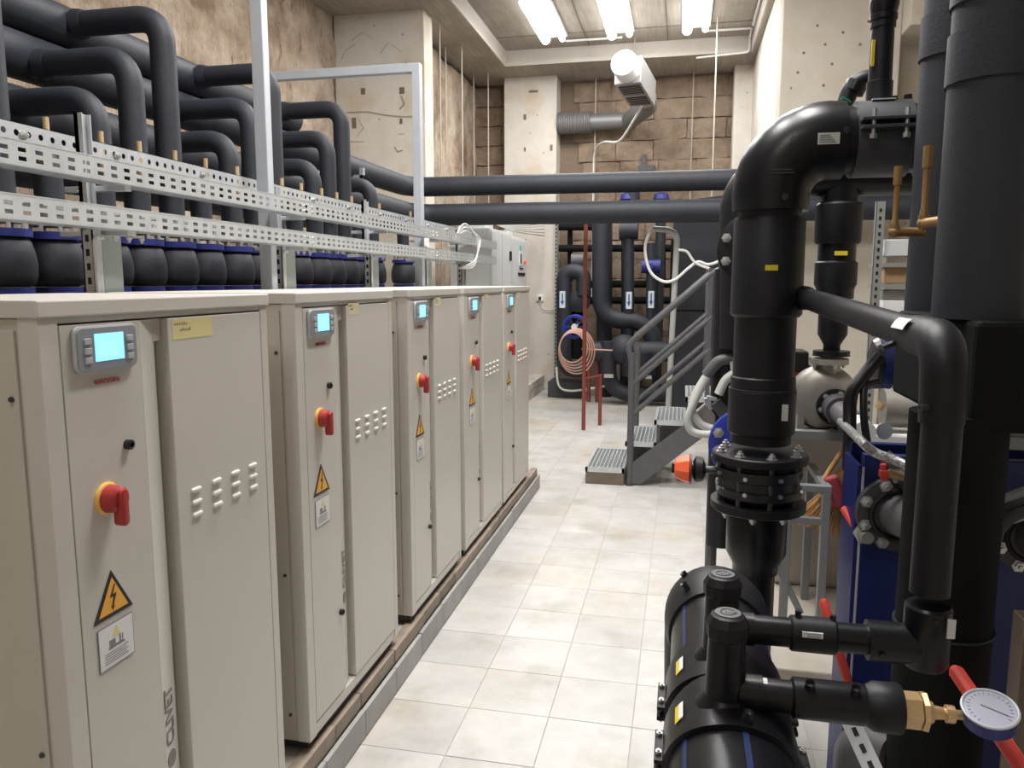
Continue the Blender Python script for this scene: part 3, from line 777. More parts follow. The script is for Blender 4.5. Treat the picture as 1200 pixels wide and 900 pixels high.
# wall brackets holding the headers
for k, (yy, zz) in enumerate(((2.62, 2.83), (2.72, 2.60), (6.6, 2.62))):
    t = solo('header_bracket', MB().box(-4.12, XH+.16, yy-.02, yy+.02, zz-.0, zz+.04).box(XH+.12, XH+.16, yy-.02, yy+.02, zz, zz+.10), M['galv_g'],
        ['steel wall bracket under the top header near the left edge', 'steel wall bracket under the middle header near the left edge', 'steel wall bracket under the middle header by the concrete pillar'][k], 'bracket', 'header brackets', smooth=False, bevel=.003)

# ------------------------------------------------------------------ electrical cabinets at the far left
for k, (y0, y1, z1) in enumerate(((8.70, 9.78, 2.33), (9.82, 10.76, 2.30))):
    t = thing('electrical_cabinet', ['pale grey electrical cabinet with dark handle behind the heat pumps', 'pale grey electrical cabinet with meter and orange knob near back pillar'][k], 'cabinet', (-2.2, y0, .235))
    part('body', MB().box(-2.64, -2.165, y0, y1, .235, z1), M['panel'], t, smooth=False, bevel=.006)
    dr = part('door', MB().box(-2.165, -2.145, y0+.02, y1-.02, .26, z1-.03), M['panel'], t, smooth=False, bevel=.004)
    if k == 0:
        part('handle', MB().box(-2.145, -2.12, y1-.15, y1-.10, 1.98, 2.10), M['black'], dr, smooth=False, bevel=.006)
        part('door_seam', MB().box(-2.1455, -2.1435, (y0+y1)/2-.004, (y0+y1)/2+.004, .27, z1-.04), M['ltext'], dr, smooth=False)
    else:
        part('meter', MB().box(-2.145, -2.135, 10.22, 10.42, 1.93, 2.12), M['white'], dr, smooth=False, bevel=.003)
        part('meter_window', MB().box(-2.136, -2.132, 10.28, 10.36, 1.96, 2.09), M['black'], dr, smooth=False)
        part('sticker', MB().box(-2.145, -2.142, 10.26, 10.38, 2.135, 2.20), mat('teal_sticker', (.08, .5, .45), .5), dr, smooth=False)
        part('knob', MB().lathe((-2.145, 10.56, 1.99), (1,0,0), [(0, .03), (.03, .025)], 12), M['orange'], dr)
        part('breaker_row', MB().box(-2.145, -2.135, 10.16, 10.60, 1.80, 1.84).box(-2.145, -2.135, 10.26, 10.48, 1.885, 1.905), M['black'], dr, smooth=False, stuff=True)
    mb = MB().box(-2.5, -2.25, y0+.1, y0+.5, z1, z1+.08)
    part('cable_gland_box', mb, M['panel'], t, smooth=False)
mb = MB()
for k in range(5):
    z = 2.42+.02*k; mb.tube(spline([(-2.6+.08*k, 8.9, 2.34), (-2.5+.03*k, 9.2, z+.1), (-2.45, 10.1, z+.06), (-2.3, 10.8, z), (-2.1, 11.9, z+.03*k)], 8), .011, 6)
solo('cable_bundle', mb, M['cable'], 'loose grey cables lying over the electrical cabinets', 'cable')
mb = MB()
for k in range(3):
    mb.tube(spline([(-1.85, 6.2+.05*k, 2.06), (-1.80, 6.35, 2.20-.03*k), (-1.74, 6.5+.06*k, 2.10), (-1.73, 6.5, 1.95), (-1.74, 6.38, 1.84+.02*k), (-1.80, 6.15, 1.83)], 8), .007, 6)
solo('cable_loop', mb, M['cable'], 'thin grey cables hooped over the far end of the cable trays', 'cable')
solo('tray_label', MB().box(-1.752, -1.742, 5.16, 5.24, 1.965, 2.02), M['white'], 'small white tag hung between the two cable trays by far post', 'label', smooth=False)

# switch plate on the back pillar
t = thing('wall_switch', 'small switch with drooping cable on the back concrete pillar', 'switch', at(633, 350, 12.19))
c = at(633, 350, 12.19)
part('plate', MB().box(c.x-.05, c.x+.05, 12.165, 12.2, c.z-.04, c.z+.06), M['white'], t, smooth=False, bevel=.004)
part('knob', MB().box(c.x-.02, c.x+.02, 12.15, 12.165, c.z-.02, c.z+.03), M['black'], t, smooth=False)
part('cable', MB().tube(spline([(c.x, 12.17, c.z-.03), (c.x+.03, 12.17, c.z-.13), (c.x+.1, 12.17, c.z-.17), (c.x+.25, 12.17, c.z-.17)], 6), .008, 6), M['cable'], t)
mb = MB().box(-1.965, -1.93, 12.12, 12.16, 0, 2.72)
ss = thing('slotted_upright', 'pale slotted steel upright at the edge of the back pillar', 'bracket', (-1.95, 12.14, 0))
part('bar', mb, M['galv_g'], ss, smooth=False)
mb = MB()
for k in range(44): mb.box(-1.958, -1.937, 12.117, 12.122, .06+k*.06, .09+k*.06)
part('slot', mb, M['black'], ss, smooth=False, stuff=True)

# ------------------------------------------------------------------ fan, ducts, rods
t = thing('duct_fan', 'hanging box fan with bright white round end under the ceiling', 'fan', at(731, 73, 10.0))
a = at(731, 74, 10.0); b = at(762, 124, 11.45)
d = (b-a).normalized(); rt = d.cross(V(0,0,1)).normalized(); up = rt.cross(d)
part('round_end', MB().lathe(a-d*.02, d, [(0, .155), (.02, .165), (.22, .165)], 28), M['fanwhite'], t)
mb = MB(); mb.bar(a+d*.22, a+d*1.05, .34, .34, up); part('casing', mb, M['duct'], t, smooth=False, bevel=.01)
mb = MB()
o1 = a+d*.28-up*.172; 
for s0 in (.30, .68):
    mb.bar(a+d*s0-up*.172, a+d*(s0+.28)-up*.172, .27, .01, up)
part('grille', mb, M['black'], t, smooth=False, split=True)
mb = MB()
for s0 in (.30, .68):
    for q in range(5): mb.bar(a+d*(s0+.03+q*.055)-up*.178-rt*.13, a+d*(s0+.03+q*.055)-up*.178+rt*.13, .006, .006, up)
part('grille_bar', mb, M['duct'], t, smooth=False, split=True)
part('round_outlet', MB().lathe(a+d*1.05, d, [(0, .15), (.12, .15)], 24), M['duct'], t)
e = a+d*1.15; dz = (e+d*.32).z-.02
mb = MB().tube(bend([e, e+d*.32, (e.x-.30, 12.31, dz)], .30, 10), .13, 20); part('elbow', mb, M['flex'], t)
def ribbed(x0, x1, y, z, r, p, amp):
    prof = []; x = 0; L = abs(x1-x0)
    while x < L: prof += [(x, r), (x+p*.5, r-amp)]; x += p
    prof.append((L, r)); return MB().lathe((x0, y, z), (x1-x0, 0, 0), prof, 20)
t2 = thing('flexible_duct', 'grey ribbed flexible duct running left behind the fan to pillar', 'duct', (-1.9, 12.0, dz))
part('fine_rib_duct', ribbed(-1.45, -.78, 12.31, dz, .125, .05, .006), M['flex'], t2)
part('coarse_duct', ribbed(-1.962, -1.45, 12.31, dz, .165, .035, .012), M['flex'], t2)
solo('fan_cable', MB().tube(spline([a+d*1.0-up*.18, V(-.85, 11.6, 3.86), V(-1.0, 11.9, 3.78), V(-1.25, 12.2, 3.83), V(-1.40, 12.5, 3.75), V(-1.42, 12.5, 3.4), V(-1.42, 12.5, 2.4), V(-1.42, 12.5, 1.4)], 8), .018, 8), M['cablew'], 'pale conduit curling from the fan down the block wall', 'cable')
rods = [((515, 27), 'at the left, closest to the tall pillar'), ((522, 55), 'second from the left beside the tall pillar'), ((541, 53), 'third from the left over the crosswise pipes'), ((555, 87), 'fourth from the left, in the dark corner'), ((572, 85), 'in the dark corner just left of the back pillar'), ((699, 92), 'reaching down past the flexible duct'), ((813, 85), 'right of the fan against the blocks'), ((744, 44), 'short, holding the fan from above'), ((841, 20), 'nearest to the right-hand corner, longest')]
for k, ((px, py), tx) in enumerate(rods):
    d0 = FW+RT*((px-600)/FPX)+UP*((450-py)/FPX)
    ztop = CEIL if k not in (7, 8) else ct
    q = EYE+d0*((ztop-1.72)/d0.z)
    zb = 2.0 if k not in (7,) else 4.55
    if k == 5: q.y = 12.42
    solo('hanger_rod', MB().cyl((q.x, q.y, zb), (q.x, q.y, ztop), .009, 8), M['rod'], 'thin pale ceiling rod '+tx, 'rod', 'pale rods hanging from the ceiling')
solo('ceiling_conduit', MB().tube(bend([(-1.68, 11.15, ct-.03), (-.9, 11.15, ct-.03)], .1), .016, 8), M['cablew'], 'white conduit joining the left and middle ceiling lamps', 'conduit')
solo('ceiling_conduit', MB().tube(bend([(.2, 11.12, ct-.03), (.80, 11.12, ct-.03), (.80, 11.49, ct-.03), (.80, 11.49, CEIL-.02), (.1, 11.62, CEIL-.02)], .05), .016, 8), M['cablew'], 'white conduit bending down from the right ceiling lamp', 'conduit')
solo('ceiling_conduit', MB().tube(bend([(.80, 11.0, ct-.03), (.80, 9.6, ct-.03), (.80, 5.0, ct-.03)], .05), .016, 8), M['cablew'], 'white conduit running along the right edge of the coffer', 'conduit')
# ------------------------------------------------------------------ far pipework on the back wall
def P(px, py, Y): return at(px, py, Y)
YB = 11.2
t = thing('insulated_riser', 'thick black insulated riser curving right in front of the back wall', 'pipe', P(700, 420, YB))
part('pipe', MB().tube(bend([P(704, 262, YB), P(704, 375, YB), P(762, 377, YB), P(770, 425, YB)], .42), .125, 18), M['foam'], t)
t = thing('insulated_riser', 'second black insulated riser just right of the thick one', 'pipe', P(708, 440, YB+.4))
part('pipe', MB().tube([P(708, 262, YB+.4), P(708, 470, YB+.4)], .12, 16), M['foam'], t)
t = thing('insulated_bend', 'black insulated hooked pipe bending over beside the back pillar', 'pipe', P(660, 440, YB))
part('pipe', MB().tube(bend([P(690, 434, YB), P(661, 434, YB), P(661, 318, YB), P(684, 318, YB), P(684, 346, YB)], .30), .11, 18), M['foam'], t)
t = thing('insulated_bend', 'black insulated pipe sweeping along the floor under the stairs', 'pipe', P(715, 440, 10.6))
part('pipe', MB().tube(bend([P(713, 400, 10.85), P(713, 462, 10.85), P(862, 462, 10.85)], .42), .11, 18), M['foam'], t)
t = thing('collector', 'thick horizontal black insulated collector with silver bands', 'pipe', P(740, 420, 10.9))
part('pipe', MB().tube([P(696, 412, 10.9), P(860, 412, 10.9)], .14, 20), M['foam'], t)
part('bulge', MB().sphere(P(731, 410, 10.9), .22, 18), M['foam'], t)
part('tank_body', MB().cyl(P(748, 440, 10.9), P(748, 412, 10.9), .24, 20), M['foam'], t)
part('band', MB().box(*[v for q in ((P(708, 422, 10.7).x, P(719, 422, 10.7).x), (10.70, 10.74), (P(0, 424, 10.7).z, P(0, 420.5, 10.7).z)) for v in q]).box(*[v for q in ((P(757, 422, 10.7).x, P(764, 422, 10.7).x), (10.70, 10.74), (P(0, 424, 10.7).z, P(0, 421, 10.7).z)) for v in q]), M['chrome'], t, smooth=False, stuff=True)
thin = [(737, 262, 400, .075, 'thin black pipe with an arrow label left of the white conduit'), (763, 285, 395, .07, 'thin black pipe with blue valve next to the white conduit')]
for k, (px, ya, yb2, r, lab) in enumerate(thin):
    t = thing('insulated_pipe', lab, 'pipe', P(px, yb2, YB))
    part('pipe', MB().cyl(P(px, yb2, YB), P(px, ya, YB), r, 14), M['foam'], t)
    c = P(px, 312 if k else 270, YB)
    part('valve', MB().cyl(c+V(-.13, -.02, 0), c+V(.13, -.02, 0), .10 if k else .13, 14), M['blue2'] if k else M['foam'], t)
    if k: part('valve_stem', MB().cyl(c+V(0, -.05, 0), c+V(0, -.22, 0), .04, 10), M['bluebright'], t)
def arrow_label(px, py, Y, r, txt):
    c = P(px, py, Y); y = Y-r-.012; c = P(px, py, y)
    t = thing('flow_label', txt, 'label', c, 'flow arrow labels')
    part('plate', MB().box(c.x-.045, c.x+.045, y, y+.012, c.z-.12, c.z+.12), M['white'], t, smooth=False)
    part('edge', MB().box(c.x-.045, c.x-.033, y-.002, y, c.z-.12, c.z+.12).box(c.x+.033, c.x+.045, y-.002, y, c.z-.12, c.z+.12), mat('pale_blue', (.25, .40, .62), .5), t, smooth=False, stuff=True)
    part('arrow', MB().prism([(-.010, .09), (-.010, -.02), (-.026, -.02), (0, -.09), (.026, -.02), (.010, -.02), (.010, .09)], (c.x, y-.0025, c.z), (1,0,0), (0,0,1), (0, .002, 0)), mat('arrow_blue', (.03, .09, .25), .5), t, smooth=False, stuff=True)
arrow_label(659, 351, YB, .11, 'white arrow label on the hooked pipe by the pillar')
arrow_label(737, 352, YB, .075, 'white arrow label on the thin pipe, middle of three')
arrow_label(763, 351, YB, .07, 'white arrow label nearest to the staircase')
t = thing('pipe_rack', 'dark horizontal pipes crossing the block wall behind the risers', 'pipe', P(720, 400, 12.1))
for (ya, x0, x1) in ((291, 655, 790), (333, 690, 790), (352, 690, 790), (266, 655, 700)):
    part('dark_pipe', MB().tube([P(x0, ya, 12.1), P(x1, ya, 12.1)], .055, 12), M['foam_dark'], t)
for px in (668, 731, 777):
    part('upright', MB().cyl(P(px, 262, 12.2), P(px, 330, 12.2), .04, 8), M['foam_dark'], t)
t = thing('small_pump', 'small dark pump body half hidden beside the hooked pipe', 'pump', P(678, 352, 11.5))
part('body', MB().cyl(P(670, 305, 11.3), P(684, 305, 11.3), .10, 14), M['plastgrey'], t)
part('volute', MB().lathe(P(679, 352, 11.3), (0, -1, 0), [(0, .17), (.12, .17), (.16, .10)], 18), M['foam'], t)
part('stand', MB().cyl(P(676, 420, 11.4), P(676, 365, 11.4), .12, 12), M['foam_dark'], t)
for k, (px, w) in enumerate(((724, 0), (752, 1), (768, 2))):
    c = P((736, 775, 738)[k], (232, 232, 405)[k], (11.6, 11.6, 10.9)[k])
    t = thing('valve_actuator', ['small blue valve head above the crosswise pipes, left one', 'small blue valve head above the crosswise pipes, right one', 'small red valve wheel between risers and stairs'][k], 'valve', c)
    part('head', MB().lathe(c+V(0,0,-.07), (0,0,1), [(0, .09), (.05, .12), (.12, .10), (.15, .04)], 14), M['blue2'] if k < 2 else M['red'], t)
    part('stem', MB().cyl(c+V(0,0,-.35 if k == 2 else -c.z), c+V(0,0,-.05), .07, 12), M['foam'], t)
solo('insulated_pipe', MB().cyl(P(741, 250, 11.6), P(741, 215, 11.6), .11, 14), M['foam'], 'short black pipe standing between the two crosswise pipes', 'pipe')
c = P(755, 197, 12.4); solo('wall_bracket', MB().box(c.x-.09, c.x+.16, 12.3, 12.55, c.z-.05, c.z+.03).box(c.x-.05, c.x+.02, 12.48, 12.55, c.z, c.z+.22), M['darksteel'], 'dark steel bracket on the block wall above the crosswise pipes', 'bracket', smooth=False)
# hose reel and coil
t = thing('hose_reel', 'blue hose reel hung left of the red-brown post', 'reel', P(673, 383, 10.4))
c = P(673, 383, 10.4); 
mb = MB().ring(c, (0, 1, 0), .145, .02, 28, 6).ring(c+V(0, .12, 0), (0, 1, 0), .145, .02, 28, 6)
part('rim', mb, M['bluebright'], t)
part('hanger_arm', MB().cyl(c, V(c.x-.02, 11.25, c.z+.02), .015, 8), M['darksteel'], t)
mb = MB()
for k in range(6):
    an = PI*k/3; mb.bar(c, c+V(.145*math.cos(an), 0, .145*math.sin(an)), .02, .02)
part('spoke', mb, M['blue2'], t, stuff=True)
part('hub', MB().lathe(c+V(0, -.03, 0), (0, 1, 0), [(0, .04), (.15, .04)], 12), M['white'], t)
mb = MB()
c2 = P(673, 407, 10.25)
for k in range(5):
    pts = [c2+V((.17+.018*k)*math.sin(a)+.012*k-.02, .02*k-.05, (.20+.026*k)*math.cos(a)-.014*k) for a in [2*PI*q/32 for q in range(33)]]
    mb.tube(pts, .010, 6)
mb.tube([c2+V(.1, 0, -.02), c2+V(.5, .1, -.04)], .010, 6)
solo('garden_hose', mb, M['hose'], 'pinkish coiled hose hanging over the blue reel', 'hose')
# red-brown trestle
t = thing('trestle', 'slim red-brown painted steel posts standing on the floor tiles', 'frame', (-1.09, 8.85, 0))
part('post', MB().cyl((-1.085, 8.85, 0), (-1.085, 8.85, 2.36), .023, 12), M['rust'], t)
part('post', MB().cyl((-.93, 9.2, 0), (-.93, 9.2, .62), .022, 12), M['rust'], t)
part('arm', MB().cyl((-1.085, 8.85, .60), (-.93, 9.2, .60), .012, 10), M['rust'], t)
t = thing('trestle', 'dark red pipe stands under the collector behind the posts', 'frame', P(655, 450, 11.2))
for px in (690, 700, 750, 845):
    q = P(px, 440, 11.0); part('post', MB().cyl((q.x, 11.0, 0), (q.x, 11.0, .62), .03, 10), M['rust'], t)
# junk box below the hooked pipe
solo('dark_crate', MB().box(-1.93, -1.42, 11.3, 11.75, 0, .24), M['shade_crate'], 'dark low crate on the floor below hooked pipe', 'crate', smooth=False, bevel=.01)
solo('floor_cable', MB().tube(spline([P(652, 430, 11.2), P(655, 452, 11.2), P(668, 458, 11.2), P(695, 455, 11.2), P(712, 452, 11.2)], 8), .016, 8), M['cablew'], 'white cable sagging to the floor by the back pillar', 'cable')
# white conduit with looping cables
t = thing('white_conduit', 'pale conduit standing in front of the black tank with cable loops', 'conduit', P(782, 470, 8.4))
part('pipe', MB().tube(bend([P(765, 268, 8.4), P(794, 270, 8.4), P(782, 500, 8.4), V(P(782, 500, 8.4).x, 8.4, 0)], .22), .031, 12), M['pvc'], t)
part('cable_loop', MB().tube(spline([P(764, 266, 8.38), P(756, 290, 8.36), P(762, 318, 8.36), P(778, 330, 8.36), P(792, 327, 8.36), P(806, 315, 8.36), P(818, 307, 8.36), P(830, 310, 8.36), P(843, 306, 8.36), P(852, 300, 8.36)], 8), .015, 8), M['cablew'], t)
part('cable_drape', MB().tube(spline([P(795, 293, 8.34), P(805, 295, 8.34), P(815, 308, 8.34), P(832, 315, 8.34)], 8), .013, 8), M['cablew'], t)
# big black tank
c0 = P(772, 470, 9.0)
t = thing('insulated_tank', 'huge black insulated box tank behind the staircase', 'tank', (.4, 9.6, 0))
tx0 = P(788, 300, 9.2).x
mb = MB().prism([(0, 0), (0, 2.45), (.16, 2.62), (.16, 2.62), (.98, 2.72), (.98, 0)], (tx0, 9.2, .02), (1,0,0), (0,0,1), (0, 1.4, 0))
part('body', mb, M['foam2'], t, smooth=False, bevel=.02)
part('seam', MB().box(tx0-.004, tx0+.97, 9.194, 9.2, 1.38, 1.395), M['foam_dark'], t, smooth=False)
part('wing', MB().box(tx0-.02, tx0+.03, 9.16, 9.24, .02, 2.2), M['foam_dark'], t, smooth=False)

# ------------------------------------------------------------------ staircase
SY0, SY1 = 6.47, 7.25
st = thing('metal_staircase', 'grey steel staircase with grating treads climbing to the right', 'staircase', (-.4, 6.9, 0))
treads = [(-.77, -.44, .145), (-.44, -.18, .372), (-.20, .06, .565), (.05, .31, .77), (.28, 1.2, .96)]
for k, (x0, x1, z) in enumerate(treads):
    g1 = SY0+.03 if k else SY0-.02
    tr = part('tread', MB().box(x0, x0+.02, g1, SY1, z-.04, z).box(x1-.02, x1, g1, SY1, z-.04, z).box(x0, x1, g1, g1+.02, z-.04, z).box(x0, x1, SY1-.02, SY1, z-.04, z), M['galv'], st, smooth=False)
    mb = MB(); x = x0+.045
    while x < x1-.03: mb.box(x, x+.006, g1+.02, SY1-.02, z-.035, z-.001); x += .034
    y = g1+.08
    while y < SY1-.04: mb.box(x0+.02, x1-.02, y, y+.006, z-.03, z-.004); y += .10
    part('grating_bar', mb, M['grating'], tr, smooth=False, stuff=True)
    part('grating_pan', MB().box(x0+.02, x1-.02, g1+.02, SY1-.02, z-.05, z-.042), M['darksteel'], tr, smooth=False)
    if k == 0: part('step_base', MB().box(x0+.003, x1-.003, g1+.003, SY1-.003, 0, z-.04), M['brown'], st, 'brown concrete block under the first tread', smooth=False)
    elif k < 4: part('tread_leg', MB().box(x0+.02, x0+.045, g1+.02, g1+.045, z-.25, z-.04), M['railgrey'], st, smooth=False)
for y in (SY0, SY1+.03):
    part('stringer', MB().prism([(0, 0), (0, .16), (.86, .86), (1.5, .86), (1.5, .70), (.92, .70), (.10, 0)], (-.40, y, .015), (1,0,0), (0,0,1), (0, .03, 0)), M['railgrey'], st, smooth=False)
    yy = y+.015
    part('newel_post', MB().cyl((-.395, yy, 0), (-.395, yy, 1.13), .028, 12), M['railgrey'], st)
    part('upper_post', MB().box(.205, .24, yy-.018, yy+.018, .6, 1.83), M['railgrey'], st, smooth=False)
    part('upper_post', MB().box(.32, .35, yy-.015, yy+.015, .75, 1.83), M['railgrey'], st, smooth=False)
    a0 = V(-.395, yy, 0)
    part('handrail', MB().tube(bend([(-.395, yy, 1.05), (-.43, yy, 1.20), (.255, yy, 1.81), (.6, yy, 1.86)], .06), .025, 12), M['railgrey'], st)
    for dz in (.36, .62):
        part('mid_rail', MB().cyl((-.395, yy, 1.22-dz), (.24, yy, 1.80-dz), .022, 10), M['railgrey'], st)
    part('post_foot', MB().cyl((-.395, yy, 0), (-.395, yy, .02), .04, 12), M['darksteel'], st)
for y in (SY0+.04, SY1-.04): part('landing_leg', MB().box(1.1, 1.15, y-.02, y+.02, 0, .92), M['railgrey'], st, smooth=False)

# ------------------------------------------------------------------ right side: shelf behind, concrete pads
t = thing('shelving', 'slotted steel shelving with boxes behind the black pipes', 'shelf', (1.35, 6.9, 0))
YS = 6.0
xp = P(1027, 330, YS).x
zt = P(1027, 236, YS).z; 
part('upright', MB().box(xp-.03, xp-.026, YS, YS+.04, 0, zt).box(xp-.03, xp+.03, YS, YS+.003, 0, zt), M['shelfsteel'], t, smooth=False)
mb = MB()
for k in range(40): mb.box(xp-.008, xp+.008, YS-.003, YS+.001, zt-.05-k*.055-.025, zt-.05-k*.055)
part('hole', mb, M['black'], t, smooth=False, stuff=True)
part('far_upright', MB().box(xp+1.4, xp+1.44, YS, YS+.04, 0, zt), M['shelfsteel'], t, smooth=False)
for py in (308, 333, 370): 
    z = P(1050, py, YS).z; part('shelf_board', MB().box(xp+.05, xp+1.44, YS, YS+.5, z-.03, z), M['shelfsteel'], t, smooth=False)
for k, (px0, px1, py0, py1, m, lab) in enumerate(((1036, 1056, 280, 300, 'panel', 'pale grey box on the upper shelf'), (1034, 1062, 352, 369, 'white', 'white carton on the lower shelf'), (1036, 1060, 312, 332, 'cardboard', 'dark brown carton in the middle of the shelving'), (1034, 1060, 340, 350, 'shelfsteel', 'flat grey case over the white carton'))):
    a = P(px0, py1, YS+.05); b = P(px1+40, py0, YS+.05)
    o = build('storage_box', MB().box(a.x, b.x, YS+.06, YS+.4, a.z, b.z), M[m], smooth=False, bevel=.006); tag(o, lab, 'box')
pd = kind(build('plinth_pad', MB().box(.35, 2.6, 3.25, 4.6, 0, .10), M['pad'], smooth=False, bevel=.008))
kind(build('plinth_pad', MB().box(.62, 2.6, 1.6, 3.0, 0, .10), M['pad'], smooth=False, bevel=.008))
a = P(943, 562, 4.1); b = P(990, 520, 4.1)
solo('concrete_block', MB().box(.52, .98, 4.2, 4.7, .10, 1.0), M['pad'], 'rough concrete block carrying the grey pump', 'block', smooth=False, bevel=.03)

# ------------------------------------------------------------------ polyethylene riser with flanges (first loop)
def bolts(mb, c, ax, R, n, r=.012, h=.012, ph=0, both=0):
    ax = V(*ax).normalized(); a = ax.orthogonal().normalized(); b = ax.cross(a)
    for k in range(n):
        an = 2*PI*k/n+ph; p = V(*c)+(a*math.cos(an)+b*math.sin(an))*R
        mb.lathe(p, ax, [(0, r*1.5), (.003, r*1.5), (.0031, r), (h, r), (h+.001, r*.55), (h+.008, r*.55)], 6)
        if both: mb.lathe(p-ax*both, -ax, [(0, r*1.5), (.003, r*1.5), (.0031, r), (h, r)], 6)
RX, RY = .283, 2.8
t = thing('polyethylene_riser', 'massive glossy black elbow and riser pipe standing by the aisle', 'pipe', (RX, RY, 0))
bz = 2.18; R = .17
arc = [(RX, RY, 1.955)]
for k in range(0, 13):
    a = PI/2*k/12; arc.append((RX+R-R*math.cos(a), RY, bz-R+R*math.sin(a)))
arc += [(.50, RY, bz)]
part('elbow', MB().tube(arc, [.124]+[.127]*13+[.124], 36), M['hdpe'], t)
part('top_pipe', MB().cyl((.48, RY, bz), (1.5, RY, bz), .108, 32), M['hdpe'], t)
part('saddle_clamp', MB().cyl((.530, RY, bz), (.695, RY, bz), .121, 32), M['hdpe_g'], t, 'grey saddle clamp')
mb = MB().box(.53, .695, RY-.16, RY-.11, bz+.035, bz+.045).box(.53, .695, RY-.16, RY-.11, bz+.010, bz+.02)
part('clamp_lug', mb, M['hdpe_g'], t, smooth=False, bevel=.002, split=True)
mb = MB(); 
for x in (.565, .66): mb.cyl((x, RY-.14, bz-.02), (x, RY-.14, bz+.07), .007, 8); mb.cyl((x, RY-.14, bz-.02), (x, RY-.14, bz-.005), .012, 6)
part('clamp_bolt', mb, M['chrome'], t, split=True)
part('end_coupler', MB().cyl((.735, RY, bz), (.90, RY, bz), .126, 32), M['hdpe_g'], t)
part('pipe', MB().cyl((RX, RY, 1.16), (RX, RY, 1.97), .103, 32), M['hdpe_d'], t)
part('upper_coupler', MB().lathe((RX, RY, 1.60), (0,0,1), [(0, .110), (.01, .119), (.32, .117), (.335, .108)], 36), M['hdpe_d'], t)
part('lower_coupler', MB().lathe((RX, RY, 1.19), (0,0,1), [(0, .104), (.01, .114), (.155, .114), (.16, .110), (.20, .109), (.205, .103)], 36), M['hdpe_d'], t)
part('coupler_seam', MB().cyl((RX, RY, 1.350), (RX, RY, 1.353), .1135, 36), M['hdpe_g'], t)
fz1, fz0 = 1.125, .955
part('upper_flange', MB().lathe((RX, RY, fz1-.03), (0,0,1), [(0, .150), (0.001, .163), (.026, .163), (.03, .158)], 40), M['hdpe_d'], t)
part('lower_flange', MB().lathe((RX, RY, fz0-.035), (0,0,1), [(0, .158), (.004, .163), (.030, .163), (.031, .150)], 40), M['hdpe_d'], t)
part('valve_body', MB().lathe((RX, RY, fz0), (0,0,1), [(0, .118), (.02, .128), (.021, .145), (.048, .147), (.052, .138), (.08, .138), (.085, .147), (.118, .145), (.12, .128), (.142, .118)], 36), M['black'], t)
mb = MB(); bolts(mb, (RX, RY, fz1), (0,0,1), .135, 8, .013, .014, .2, both=.0); bolts(mb, (RX, RY, fz0-.035), (0,0,-1), .135, 8, .013, .014, .2)
part('flange_bolt', mb, M['chrome'], t, split=True)
mb = MB()
for k in range(8):
    an = 2*PI*k/8+.2; mb.cyl((RX+.135*math.cos(an), RY+.135*math.sin(an), fz0-.03), (RX+.135*math.cos(an), RY+.135*math.sin(an), fz1-.01), .009, 8)
part('tie_rod', mb, M['darksteel'], t, split=True)
mb = MB()
for k in range(8):
    an = 2*PI*k/8+.2; 
    for z in (fz0+.045, fz0+.10): mb.lathe((RX+.146*math.cos(an+.2), RY+.146*math.sin(an+.2), z), (math.cos(an+.2), math.sin(an+.2), 0), [(0, .008), (.008, .008)], 6)
part('grub_screw', mb, M['chrome'], t, split=True)
part('lower_pipe', MB().lathe((RX, RY, .48), (0,0,1), [(0, .070), (.20, .070), (.205, .078), (.235, .080), (.28, .104), (.42, .104), (.43, .098), (.445, .098)], 32), M['hdpe'], t)
part('foot_pipe', MB().cyl((RX, RY, 0), (RX, RY, .5), .068, 24), M['hdpe'], t)
part('pipe_label', MB().prism([(-.02, -.009), (.02, -.009), (.02, .009), (-.02, .009)], (RX+.0, RY-.1195, 1.765), (1,0,0), (0,0,1), (0, -.003, 0)), M['plabel'], t, 'small yellow label', smooth=False)
part('pipe_label', MB().box(RX+.055, RX+.075, RY-.105, RY-.095, 1.255, 1.31), M['cable'], t, 'small pale label', smooth=False)
lb = part('pipe_label', MB().box(.405, .47, RY-.131, RY-.127, bz-.03, bz+.005), M['cable'], t, 'pale printed label', smooth=False)
mb = MB()
for k in range(4): mb.box(.41, .46-.006*k, RY-.1325, RY-.131, bz-.025+k*.007, bz-.022+k*.007)
part('print', mb, M['ltext'], lb, smooth=False, stuff=True)
part('socket_pin', MB().lathe((.335, RY-.115, bz-.01), (0,-1,0), [(0, .012), (.008, .010), (.004, .006)], 12).lathe((.49, RY-.12, bz+.01), (0,-1,0), [(0, .012), (.008, .010)], 12).lathe((RX+.03, RY-.125, 1.99), (0,-1,0), [(0, .012), (.008, .010)], 12), M['black'], t, split=True)
part('embossed_lettering', MB().box(RX-.02, RX+.05, RY-.1295, RY-.126, 2.075, 2.078).box(RX-.02, RX+.055, RY-.1295, RY-.126, 2.065, 2.068), M['hdpe_g'], t, smooth=False, stuff=True)
